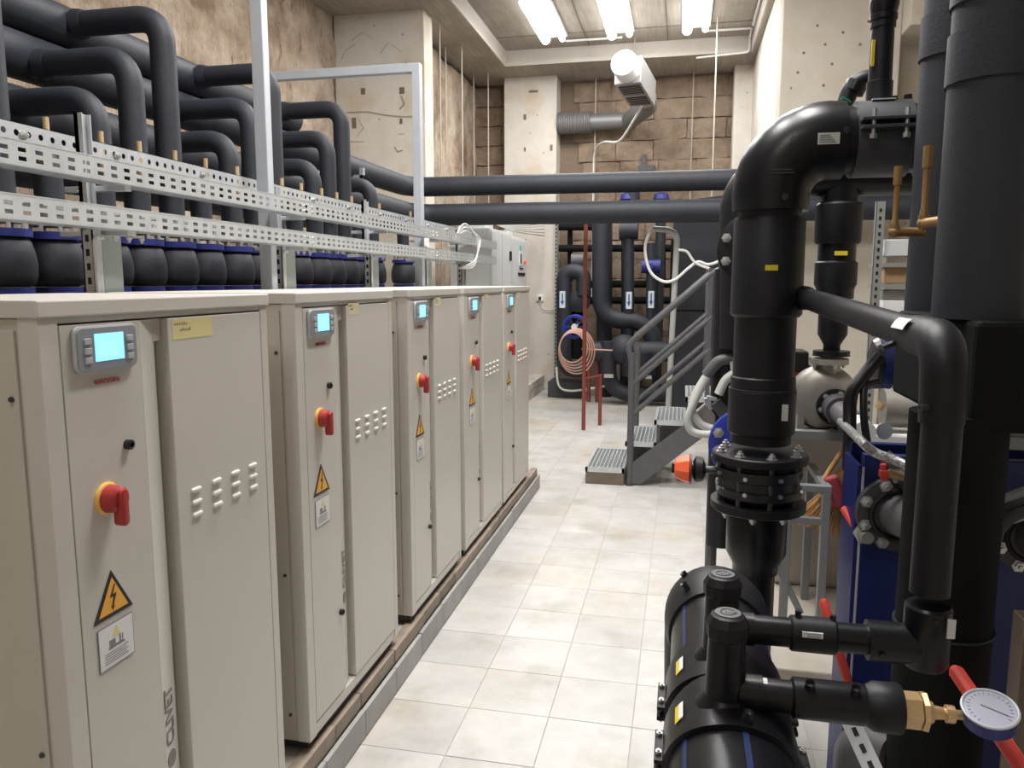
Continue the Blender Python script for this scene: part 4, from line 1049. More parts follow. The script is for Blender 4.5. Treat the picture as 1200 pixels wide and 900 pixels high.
# handwheel cap of the flange valve, orange
hw = thing('valve_handwheel', 'orange capped handwheel sticking out left from the flanged valve', 'valve handle', (.06, 2.8, 1.04))
hz = P(860, 552, 2.8).z; hx = P(862, 552, 2.8).x
part('spindle', MB().cyl((.14, 2.8, hz), (.08, 2.8, hz), .014, 12), M['darksteel'], hw)
part('gear_disc', MB().lathe((.10, 2.8, hz), (-1,0,0), [(0, .02), (.012, .045), (.035, .048), (.045, .03), (.06, .03)], 12), M['black'], hw)
part('cap', MB().lathe((.045, 2.8, hz), (-1,0,0), [(0, .042), (.004, .052), (.018, .050), (.05, .036), (.055, .026)], 8), M['orange'], hw, 'orange angular cap', ang=20)
part('spring_clip', MB().lathe((.052, 2.8, hz), (-1,0,0), [(0, .02), (.003, .056), (.008, .056), (.009, .02)], 16), M['rust'], hw)
part('rear_nut', MB().box(-.020, -.006, 2.785, 2.815, hz-.015, hz+.02), M['black'], hw, smooth=False)

# air vent standing on the saddle
ax0, ay0 = .605, 2.8
t = thing('air_vent', 'black vent column with screw cap on top of the big elbow pipe', 'valve', (ax0, ay0, bz+.11))
vz = bz+.105
part('column', MB().lathe((ax0, ay0, vz), (0,0,1), [(0, .043), (.02, .040), (.075, .040), (.077, .036), (.24, .034), (.242, .038), (.26, .038)], 24), M['hdpe_d'], t)
part('cap', MB().lathe((ax0, ay0, vz+.26), (0,0,1), [(0, .036), (.005, .042), (.02, .042), (.022, .039), (.05, .045), (.065, .044), (.075, .036)], 16), M['hdpe'], t, ang=25)
part('label', MB().box(ax0-.036, ax0-.026, ay0-.028, ay0-.022, vz+.12, vz+.20), M['plabel'], t, 'yellow label', smooth=False)
part('clamp_label', MB().box(ax0-.03, ax0+.04, ay0-.055, ay0-.035, bz+.115, bz+.118), M['white'], t, smooth=False)
t = thing('bent_pipe', 'small black bent pipe with collars just behind the air vent', 'pipe', P(998, 118, 3.2))
pp = bend([P(990, 122, 3.2), P(997, 102, 3.2), P(1012, 92, 3.2), P(1035, 92, 3.2)], .05)
part('pipe', MB().tube(pp, .032, 16), M['hdpe_d'], t)
part('collar', MB().tube([P(999, 108, 3.2), P(1005, 97, 3.2)], .040, 16), M['hdpe'], t)
part('stub', MB().cyl(P(1047, 124, 3.0), P(1047, 113, 3.0), .014, 10).cyl(P(1064, 124, 3.0), P(1064, 111, 3.0), .014, 10), M['hdpe'], t, split=True)
solo('green_strap', MB().bar(P(988, 118, 3.0), P(994, 127, 3.0), .03, .006).bar(P(986, 115, 3.0), P(996, 121, 3.0), .04, .006), M['green'], 'green strap end lying on the big elbow pipe', 'strap', smooth=False)

# ------------------------------------------------------------------ second loop behind
LX, LY = .285, 3.9
bz2 = P(1000, 202, LY).z; r2 = .108
t = thing('polyethylene_loop', 'second black loop pipe hidden behind the big elbow', 'pipe', (LX, LY, 0))
arc = [(LX, LY, 1.4)]
for k in range(13):
    a = PI/2*k/12; arc.append((LX+.17-.17*math.cos(a), LY, bz2-.17+.17*math.sin(a)))
arc.append((1.9, LY, bz2))
part('loop_pipe', MB().tube(arc, r2, 28), M['hdpe'], t)
part('elbow_sleeve', MB().tube([arc[0]]+arc[1:14], [.112]+[.122]*13, 28).cyl((LX, LY, 1.98), (LX, LY, 2.05), .122, 24), M['hdpe_d'], t)
c = P(885, 292, LY-.25)
part('blind_flange', MB().lathe((c.x, LY-.1, c.z), (0,-1,0), [(0, .09), (.10, .09), (.101, .165), (.125, .165), (.13, .155)], 36), M['hdpe_d'], t)
mb = MB(); bolts(mb, (c.x, LY-.23, c.z), (0,-1,0), .135, 8, .015, .015, .39); part('flange_bolt', mb, M['chrome'], t, split=True)
part('down_pipe', MB().cyl((LX-.06, LY+.02, .4), (LX-.06, LY+.02, 1.78), .075, 20), M['hdpe_d'], t)
# drop to pump
DX = .70
t = thing('pump_drop_pipe', 'black stepped drop pipe from the loop down onto the pump', 'pipe', (DX, LY, 1.4))
z = lambda py: P(980, py, LY).z
part('saddle', MB().lathe((DX, LY, z(234)), (0,0,1), [(0, .085), (.05, .088), (.12, .10)], 24), M['hdpe'], t)
part('pipe', MB().cyl((DX, LY, z(350)), (DX, LY, z(225)), .084, 28), M['hdpe'], t)
part('coupler', MB().lathe((DX, LY, z(286)), (0,0,1), [(0, .094), (.012, .102), (z(238)-z(286)-.01, .104), (z(238)-z(286), .095)], 28), M['hdpe_d'], t)
part('coupler', MB().lathe((DX, LY, z(350)), (0,0,1), [(0, .062), (z(333)-z(350), .094), (z(308)-z(350), .094), (z(306)-z(350), .084)], 28), M['hdpe_d'], t)
part('lower_pipe', MB().lathe((DX, LY, z(412)), (0,0,1), [(0, .038), (z(404)-z(412), .038), (z(392)-z(412), .066), (z(355)-z(412), .068), (z(349)-z(412), .064)], 24), M['hdpe_d'], t)
part('flange', MB().lathe((DX, LY, z(417)), (0,0,1), [(0, .083), (.024, .083)], 24), M['hdpe'], t)
part('pipe_label', MB().box(DX-.025, DX+.03, LY-.093, LY-.085, z(300), z(295)), M['plabel'], t, 'small yellow label', smooth=False)

# pump
c = P(965, 466, LY); 
t = thing('water_pump', 'grey round cast pump with black motor on the concrete block', 'pump', (c.x, LY, 1.0))
part('volute', MB().lathe((c.x, LY+.10, c.z), (0,-1,0), [(0, .10), (.02, .15), (.09, .158), (.14, .14), (.165, .10), (.17, .07)], 32), M['steel'], t, ang=50)
part('neck', MB().cyl((DX-.005, LY, c.z+.08), (DX-.005, LY, z(419)), .050, 20), M['steel'], t)
part('neck_flange', MB().lathe((DX-.005, LY, z(419)-.03), (0,0,1), [(0, .085), (.026, .085)], 20), M['steel'], t)
mb = MB(); bolts(mb, (DX-.005, LY, z(419)-.03), (0,0,-1), .066, 4, .010, .014, .6); part('neck_bolt', mb, M['chrome'], t, split=True)
part('suction_flange', MB().lathe((c.x+.04, LY-.06, c.z-.03), (0,-1,0), [(0, .085), (.03, .085)], 28), M['black'], t)
mb = MB(); bolts(mb, (c.x+.04, LY-.09, c.z-.03), (0,-1,0), .066, 6, .009, .008, .5); part('flange_bolt', mb, M['chrome'], t, split=True)
m0 = V(c.x, LY+.10, c.z+.03)
part('motor', MB().cyl(m0, m0+V(-.02, .42, 0), .12, 20), M['black'], t)
part('junction_box', MB().box(.50, .62, LY+.12, LY+.30, c.z+.06, c.z+.21), M['black'], t, smooth=False, bevel=.012)
part('red_band', MB().box(.497, .60, LY+.115, LY+.12, c.z+.055, c.z+.105), M['red'], t, smooth=False, stuff=True)
part('pump_foot', MB().box(c.x-.12, c.x-.09, LY-.05, LY+.05, 1.0, c.z-.08).box(c.x+.06, c.x+.10, LY-.05, LY+.05, 1.0, c.z-.1).box(c.x-.17, c.x+.17, LY-.07, LY+.4, .985, 1.01), M['steel'], t, smooth=False, split=True)
s0 = V(c.x+.04, LY-.09, c.z-.03); s1 = P(1003, 498, 3.35)
dd = (s1-s0)
part('suction_hose', MB().tube([s0, s0+dd*.45, s0+dd], .050, 20), M['plastgrey'], t)
part('hose_clamp', MB().cyl(s0+dd*.03, s0+dd*.30, .066, 20), M['darksteel'], t)
part('white_sleeve', MB().cyl(s0+dd*.75, s0+dd*1.35, .044, 18), M['white'], t)
solo('pump_beam', MB().box(.46, 1.05, 3.74, 3.80, .99, 1.03).box(.46, 1.05, 4.1, 4.16, .97, 1.0), M['shelfsteel'], 'grey steel angle under the pump feet', 'beam', smooth=False)
# grey trestle table frame
YT = 3.6
t = thing('steel_trestle', 'light grey square-tube trestle standing on the concrete pad', 'trestle', P(940, 700, YT))
zt = P(955, 568, YT).z; xa = P(921, 640, YT).x; xb = P(965, 640, YT).x
part('top_bar', MB().box(xa-.14, xb+.02, YT-.02, YT+.02, zt-.03, zt), M['trestle'], t, smooth=False, bevel=.003)
part('leg', MB().box(xb-.018, xb+.018, YT-.02, YT+.02, .10, zt-.03), M['trestle'], t, smooth=False, bevel=.003)
part('leg', MB().box(xa-.018, xa+.018, YT-.02, YT+.02, 0.10, P(921, 608, YT).z), M['trestle'], t, smooth=False, bevel=.003)
part('low_bar', MB().box(xa-.14, xb-.018, YT-.018, YT+.018, P(921, 612, YT).z, P(921, 604, YT).z), M['trestle'], t, smooth=False, bevel=.003)
part('brace', MB().bar(P(908, 655, YT), P(938, 718, YT), .03, .03), M['trestle'], t, smooth=False)
part('leg', MB().box(xb-.018, xb+.018, YT+.42, YT+.46, .10, zt-.03), M['trestle'], t, smooth=False, bevel=.003)
part('top_bar', MB().box(xb-.018, xb+.018, YT+.02, YT+.44, zt-.03, zt), M['trestle'], t, smooth=False, bevel=.003)
# broom
t = thing('straw_broom', 'straw broom with faded red head leaning upside down behind trestle', 'broom', P(965, 610, 3.8))
hd = P(982, 572, 3.75); fan = MB(); rnd = random.Random(5)
ctr = P(995, 548, 3.75)
for k in range(140):
    u = rnd.random(); e = P(934+u*50, 606+rnd.uniform(-8, 10)+(14*u), 3.75+rnd.uniform(-.04, .04)); s = ctr+V(rnd.uniform(-.03, .03), rnd.uniform(-.02, .02), rnd.uniform(-.03, .03))
    fan.bar(s, e, .004, .004)
o = part('bristles', fan, M['straw'], t, smooth=False); o['kind'] = 'stuff'
part('head', MB().bar(P(973, 558, 3.68), P(986, 594, 3.68), .05, .06), M['pink'], t, 'faded red head', smooth=False, bevel=.01)
part('stick', MB().cyl(P(960, 570, 3.74), P(1002, 505, 3.74), .012, 8), M['straw'], t)

# ------------------------------------------------------------------ blue valve with hoses left of the riser
c = P(868, 520, 3.6)
t = thing('blue_valve', 'blue round valve body half hidden left of the black riser', 'valve', (c.x, 3.6, c.z))
part('disc', MB().lathe((c.x+.02, 3.6, c.z), (0,-1,0), [(0, .165), (.05, .165), (.055, .15)], 32), M['bluebright'], t)
part('body', MB().lathe((c.x+.07, 3.62, c.z+.12), (0,-1,0), [(0, .12), (.07, .12)], 24), M['bluebright'], t)
mb = MB(); bolts(mb, (c.x+.02, 3.545, c.z), (0,-1,0), .135, 8, .017, .016, .35); part('bolt', mb, M['chrome'], t, stuff=True)
part('support_pipe', MB().cyl((c.x+.06, 3.62, 0), (c.x+.06, 3.62, c.z-.1), .075, 20), M['hdpe_d'], t)
c = P(835, 486, 3.9)
t = thing('actuator', 'grey cast actuator with tangled hoses beside the blue valve', 'actuator', (c.x, 3.9, c.z))
A0 = P(820, 478, 3.9); A1 = P(841, 500, 3.9)
part('housing', MB().bar(A0, A1, .07, .08), M['steel'], t, smooth=False, bevel=.008)
part('rod', MB().cyl(A1, P(850, 508, 3.9), .02, 10), M['brass'], t)
part('bracket', MB().bar(P(828, 466, 3.88), P(856, 470, 3.88), .04, .02).bar(P(828, 466, 3.88), P(832, 480, 3.88), .03, .03).bar(P(846, 460, 3.88), P(852, 482, 3.88), .03, .02), M['galv'], t, smooth=False, bevel=.003, stuff=True)
part('end_cap', MB().bar(P(838, 470, 3.86), P(850, 486, 3.86), .06, .06), M['darksteel'], t, smooth=False, bevel=.006)
part('hose', MB().tube(spline([P(858, 420, 3.85), P(842, 424, 3.85), P(828, 440, 3.85)], 8), .028, 12), M['plastgrey'], t, 'dark grey hose')
part('hose', MB().tube(spline([P(828, 440, 3.85), P(815, 462, 3.85), P(811, 480, 3.85), P(822, 497, 3.85), P(838, 503, 3.85)], 8), .019, 12), M['cable'], t, 'light grey hose')
part('hose', MB().tube(spline([P(828, 442, 3.83), P(814, 470, 3.83), P(806, 492, 3.83), P(812, 506, 3.83), P(832, 509, 3.83), P(840, 505, 3.83)], 8), .019, 12), M['cable'], t, 'light grey hose')
part('hose', MB().tube(spline([P(860, 438, 3.83), P(850, 446, 3.83), P(842, 462, 3.83)], 8), .022, 12), M['cable'], t)
part('gland', MB().bar(P(858, 418, 3.85), P(862, 452, 3.85), .05, .03), M['cable'], t, smooth=False, bevel=.004)
part('mount', MB().cyl((.18, 3.95, 0), (.18, 3.95, c.z), .03, 10), M['railgrey'], t)
t = thing('slim_pipe', 'slim grey pipe standing beside the stair posts', 'pipe', P(852, 470, 5.4))
part('pipe', MB().cyl(P(852, 478, 5.4), P(850, 325, 5.4), .045, 12), M['foam'], t)
part('collar', MB().cyl(P(851, 395, 5.4), P(851, 385, 5.4), .06, 12), M['darksteel'], t)
q = P(852, 478, 5.4); part('foot', MB().cyl((q.x, 5.4, 0), q, .04, 12), M['foam_dark'], t, split=True)

# ------------------------------------------------------------------ huge insulated pipes at the right
def bigpipe(X, Y, r, z0, z1, collars, label, m='foam2'):
    t = thing('insulated_pipe', label, 'pipe', (X, Y, z0))
    part('pipe', MB().cyl((X, Y, z0), (X, Y, z1), r, 36), M[m], t)
    for (za, zb) in collars: part('tape_collar', MB().lathe((X, Y, za), (0,0,1), [(0, r+.006), (zb-za, r+.0055)], 36), M['foam'], t)
    return t
bigpipe(.735, 2.5, .088, 1.635, 3.6, ((2.345, 2.46),), 'left of the two huge black insulated pipes at the right')
bigpipe(.672, 2.0, .094, 1.635, 3.4, ((2.16, 2.27), (2.33, 2.50)), 'right of the two huge black insulated pipes, closer and thicker')
t = thing('manifold_box', 'black insulated manifold block under the two huge pipes', 'manifold', (1.0, 2.1, 1.38))
part('block', MB().box(.625, 1.9, 1.85, 2.50, 1.39, 1.635), M['foam_dark'], t, smooth=False, bevel=.012)
t = bigpipe(.635, 1.95, .104, 0, 1.42, ((.9, .905),), 'thick black insulated pipe dropping below the manifold block', 'foam_dark')
bigpipe(1.02, 2.55, .10, 1.635, 3.4, (), 'third huge dark pipe cut by the right edge', 'foam_dark')
# copper stubs with dark bands
for k, (px, ytop, ybot, Y, xe) in enumerate(((1048, 195, 272, 2.38, 1072), (1082, 171, 262, 2.1, 1108))):
    a = P(px, ybot, Y); b = P(px+(2 if k else 0), ytop, Y); e = P(xe, ybot+2, Y)
    b = V(a.x, Y, b.z)
    t = thing('thermowell', ['aged brass thermometer pocket angled from the left huge pipe', 'aged brass thermometer pocket angled from the right huge pipe'][k], 'pipe fitting', a)
    part('vertical_tube', MB().lathe(a, (0,0,1), [(0, .010), ((b.z-a.z)*.15, .010), ((b.z-a.z)*.2, .0075), ((b.z-a.z)*.70, .0075), ((b.z-a.z)*.72, .011), ((b.z-a.z), .011)], 14), M['bronze'], t)
    tube_end = V(.735-.08, 2.40, a.z) if k == 0 else V(.60, 2.0, a.z)
    part('elbow_tube', MB().tube(bend([a+V(0,0,.02), a, tube_end], .01), .013, 12).sphere(a, .016, 12), M['bronze'], t)

# ------------------------------------------------------------------ foreground: balance pipe, tapping tees
RX3, RY3 = .480, 1.55
def z3(px, py): return P(px, py, RY3).z
zt3 = 1.60; zh = P(1000, 748, RY3).z
t = thing('bypass_pipe', 'black bypass pipe coming forward from the riser and dropping down', 'pipe', (RX3, RY3, zh))
part('sloping_pipe', MB().tube([(.405, 2.76, 1.665), (.473, 1.72, 1.612)], .0345, 24), M['hdpe_d'], t)
part('start_cap', MB().lathe((.400, 2.80, 1.667), (.03, -1, -.03), [(0, .030), (.01, .040), (.06, .040), (.07, .034)], 20), M['hdpe'], t)
arc = [(.471, 1.78, 1.614), (.4725, 1.71, 1.612)]
for k in range(1, 9):
    a = PI/2*k/8; arc.append((.476, 1.622-.070*math.sin(a), 1.611-.070+.070*math.cos(a)))
arc.append((.477, 1.552, 1.46))
part('elbow', MB().tube(arc, [.036]+[.041]*(len(arc)-2)+[.039], 28), M['hdpe_d'], t)
part('vertical_pipe', MB().cyl((.478, 1.55, 1.13), (.478, 1.55, 1.54), .0355, 28), M['hdpe_d'], t)
part('tee', MB().lathe((.478, 1.55, zh-.042), (0,0,1), [(0, .036), (.01, .042), (.120, .042), (.125, .038)], 28), M['hdpe'], t)
part('tee_socket', MB().tube([(.478, 1.55, zh), (.372, 1.55, zh)], .0390, 24), M['hdpe'], t)
part('horizontal_pipe', MB().cyl((.11, 1.55, zh+.0), (.38, 1.55, zh), .0290, 24), M['hdpe'], t)
part('coupler', MB().lathe((.228, 1.55, zh), (1,0,0), [(0, .032), (.004, .0355), (.083, .0355), (.087, .032)], 24), M['hdpe_d'], t)
lb = part('pipe_label', MB().box(.247, .285, 1.5135, 1.516, zh+.009, zh+.020), M['white'], t, 'white barcode label', smooth=False)
mb = MB()
for k in range(14): mb.box(.256+k*.0018, .2568+k*.0018, 1.513, 1.5136, zh+.0100, zh+.0145)
mb.box(.250, .282, 1.513, 1.5136, zh+.0165, zh+.0175)
part('barcode', mb, M['ltext'], lb, smooth=False, stuff=True)
part('pipe_label', MB().box(.500, .514, 1.508, 1.512, zh+.035, zh+.072), M['cable'], t, 'pale upright label', smooth=False)
part('pipe_label', MB().add([V(.468+.0425*math.sin(q), yy, 1.612+.0425*math.cos(q)) for q in (-1.25, -1.05, -.85, -.62) for yy in (1.66, 1.75)], [(0,1,3,2),(2,3,5,4),(4,5,7,6)]), M['white'], t, 'white square label', smooth=False)
mb = MB().lathe((.243, 1.55, zh+.030), (0,0,1), [(0, .006), (.018, .006)], 10).lathe((.308, 1.55, zh+.030), (0,0,1), [(0, .006), (.014, .006)], 10).lathe((.392, 1.513, zh-.012), (0,-1,0), [(0, .006), (.008, .005)], 10).lathe((.446, 1.53, 1.49), (-1,-.3,0), [(0, .007), (.014, .007)], 10).lathe((.428, 1.76, 1.586), (-1,-.3,-.4), [(-.02, .007), (.014, .007)], 10).lathe((.478, 1.512, zh+.065), (0.2,-1,0), [(0, .005), (.008, .004)], 10)
part('terminal_pin', mb, M['black'], t, split=True)

# the big pipe lying low in the foreground
BXc, BZ, BR = .110, .850, .113
t = thing('supply_main', 'big shiny black pipe with blue stripes low in the foreground', 'pipe', (BXc, 1.5, 0))
mb = MB().cyl((BXc, .2, BZ), (BXc, 2.04, BZ), BR, 48); part('pipe', mb, M['hdpe'], t)
for an in (-2.72, -.25 , 2.2 , .9):
    mb = MB(); d = V(math.sin(an) if abs(an) < 3.2 else 0, 0, math.cos(an))
for an in (-48, 8, 62):
    a = math.radians(an); s = []; w = .045
    mb = MB(); vs = []
    for aa in (a-w, a, a+w):
        for yy in (.2, 2.04): vs.append(V(BXc+(BR+.0006)*math.sin(aa), yy, BZ+(BR+.0006)*math.cos(aa)))
    mb.add(vs, [(0,1,3,2),(2,3,5,4)]); part('blue_stripe', mb, mat('stripe_blue', (.015, .03, .11), .35), t, 'dark blue stripe')
arc = [(BXc, 1.87, BZ), (BXc, 1.93, BZ)]
for k in range(0, 9):
    a = PI/2*k/8; arc.append((BXc, 1.97+.12*math.sin(a), BZ-.12+.12*math.cos(a)))
arc += [(BXc, 2.09, .55)]
part('end_elbow', MB().tube(arc, [.120, .131]+[.132]*9+[.128], 40), M['hdpe_d'], t)
part('drop_pipe', MB().cyl((BXc, 2.09, 0), (BXc, 2.09, .6), BR, 32), M['hdpe'], t)
part('elbow_pin', MB().lathe((BXc-.075, 2.01, BZ+.09), (-.6, 0, .8), [(0, .009), (.022, .009), (.018, .005)], 12).lathe((BXc-.075, 1.91, BZ+.10), (-.6, 0, .8), [(0, .009), (.022, .009), (.018, .005)], 12), M['black'], t, split=True)
def tapping(Y, zo, cap_h, label, idx):
    t = thing('tapping_saddle', label, 'pipe fitting', (BXc, Y, BZ+BR), 'tapping saddles on the big pipe')
    hw_ = .085
    # saddle shell wraps the pipe, wider around the tee
    vs = []; n = 40
    for k in range(n+1):
        a = 2*PI*k/n - PI
        w = .062+.030*max(0, math.cos(a))**2 if abs(a) < 1.4 else .060
        for (dy, rr_) in ((-w, .0), (-w, .010), (w, .010), (w, 0)):
            vs.append(V(BXc+(BR+rr_)*math.sin(a), Y+dy, BZ+(BR+rr_)*math.cos(a)))
    fs = []
    for k in range(n):
        for q in range(3): fs.append((k*4+q, (k+1)*4+q, (k+1)*4+q+1, k*4+q+1))
    part('saddle', MB().add(vs, fs), M['hdpe'], t)
    mb = MB()
    for sx in (-1, 1):
        xa, xb = sorted((BXc+sx*(BR+.006), BXc+sx*(BR+.024)))
        mb.box(xa, xb, Y-.050, Y+.050, BZ-.018, BZ-.009).box(xa, xb, Y-.050, Y+.050, BZ+.004, BZ+.013)
    part('clamp_lug', mb, M['hdpe_d'], t, smooth=False, bevel=.002, split=True)
    for sx in (-1, 1):
        for dy in (-.030, .030):
            x = BXc+sx*(BR+.016); part('clamp_bolt', MB().cyl((x, Y+dy, BZ-.03), (x, Y+dy, BZ+.022), .003, 8).lathe((x, Y+dy, BZ+.013), (0,0,1), [(0, .006), (.006, .006)], 6), M['chrome'], t)
    tz = BZ+BR+.005
    part('tower', MB().lathe((BXc-.014, Y, tz-.01), (0,0,1), [(0, .052), (.02, .036), (cap_h, .033)], 28), M['hdpe'], t)
    cz = tz+cap_h-.012
    prof = [(0, .033), (.004, .037), (.028, .038), (.042, .030), (.045, .024)]
    part('cap', MB().lathe((BXc-.014, Y, cz), (0,0,1), prof, 12), M['hdpe_d'], t, ang=20)
    part('cap_top', MB().lathe((BXc-.014, Y, cz+.044), (0,0,1), [(0, .024), (.003, .023)], 24), M['hdpe_g'], t)
    mb = MB(); 
    mb.ring((BXc-.014, Y, cz+.047), (0,0,1), .013, .0012, 20, 4)
    for k in range(5): mb.box(BXc-.018+k*.0045, BXc-.0155+k*.0045, Y-.004, Y+.006, cz+.0465, cz+.048)
    part('cap_emboss', mb, M['hdpe_g'], t, stuff=True)
    part('outlet', MB().cyl((BXc+.01, Y, zo), (BXc+.050, Y, zo), .0325, 24), M['hdpe'], t)
    part('sticker', MB().add([V(BXc+(BR+.0115)*math.sin(a), yy, BZ+(BR+.0115)*math.cos(a)) for a in (-.95, -.87, -.78) for yy in (Y-.028, Y+.028)], [(0,1,3,2),(2,3,5,4)]), M['plabel'], t, 'yellow and white sticker', smooth=False)
    part('sticker_half', MB().add([V(BXc+(BR+.0125)*math.sin(a), yy, BZ+(BR+.0125)*math.cos(a)) for a in (-.86, -.82, -.77) for yy in (Y-.026, Y+.026)], [(0,1,3,2),(2,3,5,4)]), M['white'], t, smooth=False)
    part('pin', MB().lathe((BXc+.018, Y-.07, BZ+BR+.002), (.15, -.1, 1), [(0, .010), (.024, .008), (.020, .005)], 12), M['black'], t)
    return tz+.035
YG = 1.37; zg = P(975, 822, YG).z
zo1 = tapping(1.55, zh, zh-(BZ+BR)+.072, 'rear black tapping saddle with ribbed cap on the big pipe', 0)
zo2 = tapping(YG, zg, .130, 'front black tapping saddle with ribbed cap on the big pipe', 1)
# lower horizontal branch with brass end and gauge
YG = 1.37; K = 1.066; zg = P(975, 822, YG).z
t = thing('gauge_branch', 'black coupler branch from front saddle ending in a brass nut', 'pipe', (.13, YG, zg))
part('pipe', MB().cyl((.11, YG, zg), (.234, YG, zg), .0285, 24), M['hdpe'], t)
part('silver_print', MB().add([V(x, YG-.0288*math.cos(a), zg+.0288*math.sin(a)) for x in (.146, .168) for a in (1.15, 1.45, 1.75)], [(0,1,4,3),(1,2,5,4)]), M['cable'], t, smooth=False)
part('coupler', MB().lathe((.196*K, YG, zg), (1,0,0), [(0, .030), (.004, .0355), (.115, .0355), (.126, .034)], 28), M['hdpe'], t)
part('end_socket', MB().lathe((.310*K, YG, zg), (1,0,0), [(0, .033), (.015, .042), (.055, .043), (.060, .040)], 28), M['hdpe_d'], t)
part('terminal_pin', MB().lathe((.222*K, YG-.018, zg+.029), (0,-.5,1), [(0, .009), (.016, .008), (.010, .004)], 12).lathe((.292*K, YG-.018, zg+.029), (0,-.5,1), [(0, .009), (.016, .008), (.010, .004)], 12), M['hdpe_d'], t, split=True)
part('pipe_label', MB().add([V(x, YG-.0352*math.cos(a), zg+.0352*math.sin(a)) for x in (.253, .294) for a in (1.40, 1.55, 1.7)], [(0,1,4,3),(1,2,5,4)]), M['white'], t, 'white label', smooth=False)
part('brass_nut', MB().lathe((.364*K, YG, zg), (1,0,0), [(0, .031), (.032, .031)], 6), M['brass'], t, ang=15)
part('brass_ring', MB().lathe((.394*K, YG, zg), (1,0,0), [(0, .022), (.002, .033), (.010, .034), (.012, .022)], 8), M['brass'], t, ang=15)
part('brass_stub', MB().lathe((.404*K, YG, zg), (1,0,0), [(0, .020), (.01, .018), (.012, .012), (.030, .010), (.031, .015), (.044, .015)], 12), M['brass'], t)
gc = P(1160, 832, YG)
t = thing('pressure_gauge', 'round pressure gauge with pale face at the lower right corner', 'gauge', gc)
ga = V(-.12, -.30, .92).normalized()
part('case', MB().lathe(gc-ga*.030, ga, [(0, .036), (.004, .041), (.028, .042), (.030, .040)], 36), M['blue2'], t, 'dark blue case')
part('bezel', MB().ring(gc+ga*.003, ga, .0415, .0028, 36, 8), M['tubesteel'], t)
part('dial', MB().lathe(gc+ga*.002, ga, [(0, .040), (.001, .040)], 36), M['glass'], t)
gx = ga.orthogonal().normalized(); gx = V(1,0,0)-ga*ga.x; gx.normalize(); gy = ga.cross(gx)
mb = MB()
for k in range(21):
    an = math.radians(-45+270*k/20); dvec = gx*math.cos(an)+gy*math.sin(an)
    mb.bar(gc+ga*.0035+dvec*.030, gc+ga*.0035+dvec*(.034 if k % 5 else .036), .0008, .0006, ga)
mb.bar(gc+ga*.004-gx*.012+gy*.008, gc+ga*.004+gx*.024-gy*.016, .0018, .0006, ga)
part('needle_and_scale', mb, M['ltext'], t, smooth=False, stuff=True)
part('stem', MB().cyl(V(.47, YG, zg), gc-ga*.018-V(.03, 0, 0), .008, 10), M['brass'], t)
# red lever handles
def lever(name, label, a, b, w, th=.008):
    t = thing(name, label, 'valve handle', a)
    a = V(*a); b = V(*b); d = b-a
    part('grip', MB().tube([a, a+d*.04, a+d*.5, a+d*.96, b], [w*.25, w*.5, w*.5, w*.5, w*.3], 10), M['redlev'], t)
    return t
lever('red_lever', 'long red lever handle under the gauge at lower right', P(1117, 782, 1.62), P(1215, 925, 1.40), .030)
lever('red_lever', 'short red lever against the blue plate edge', P(989, 596, 2.45), P(1006, 622, 2.33), .026)
lever('red_lever', 'faded red lever seen above and below the horizontal black pipe', P(964, 702, 2.3), P(994, 800, 2.25), .028)

# ------------------------------------------------------------------ blue plate heat exchanger
HX0 = .515; HY = 2.30
t = thing('plate_heat_exchanger', 'dark blue plate heat exchanger standing behind the black drop pipe', 'heat exchanger', (.9, HY, .1))
part('front_plate', MB().box(HX0, 1.45, HY, HY+.035, .10, 1.235), M['blue'], t, smooth=False, bevel=.003)
part('plate_pack', MB().box(HX0+.05, 1.40, HY+.035, HY+.17, .16, 1.15), M['darksteel'], t, smooth=False)
part('back_plate', MB().box(HX0, 1.45, HY+.17, HY+.20, .10, 1.235), M['blue'], t, smooth=False, bevel=.003)
part('side_cheek', MB().box(HX0-.012, HX0, HY+.01, HY+.20, .10, 1.20), M['blue'], t, smooth=False)
part('edge_strip', MB().box(HX0-.003, HX0+.003, HY-.003, HY, .35, 1.20), M['tubesteel'], t, smooth=False)
for k, cc in enumerate((P(1048, 600, HY), P(1207, 626, HY))):
    f = part('port_flange', MB().lathe((cc.x, HY, cc.z), (0,-1,0), [(0, .105), (.03, .105), (.032, .085), (.032, .070)], 36), M['darksteel'], t, 'grey round port flange')
    mb = MB(); bolts(mb, (cc.x, HY-.032, cc.z), (0,-1,0), .088, 8, .012, .012, .39); part('port_bolt', mb, M['chrome'], f, split=True)
    part('port_pipe', MB().tube([(cc.x+.01, HY-.03, cc.z), (cc.x+.03, HY-.20, cc.z+.03)], .060, 24), M['plastgrey'], f)
    part('black_gasket', MB().ring((cc.x, HY-.033, cc.z), (0,1,0), .068, .008, 32, 8), M['black'], f)
c = P(1017, 631, HY-.05)
mb = MB().lathe((c.x, HY, c.z), (0,-1,0), [(0, .030), (.008, .030), (.009, .026), (.03, .026)], 6).lathe((c.x, HY-.03, c.z), (0,-1,0), [(0, .017), (.02, .017)], 14)
part('tie_nut', mb, M['chrome'], t, 'large hexagon tie bar nut', ang=20)
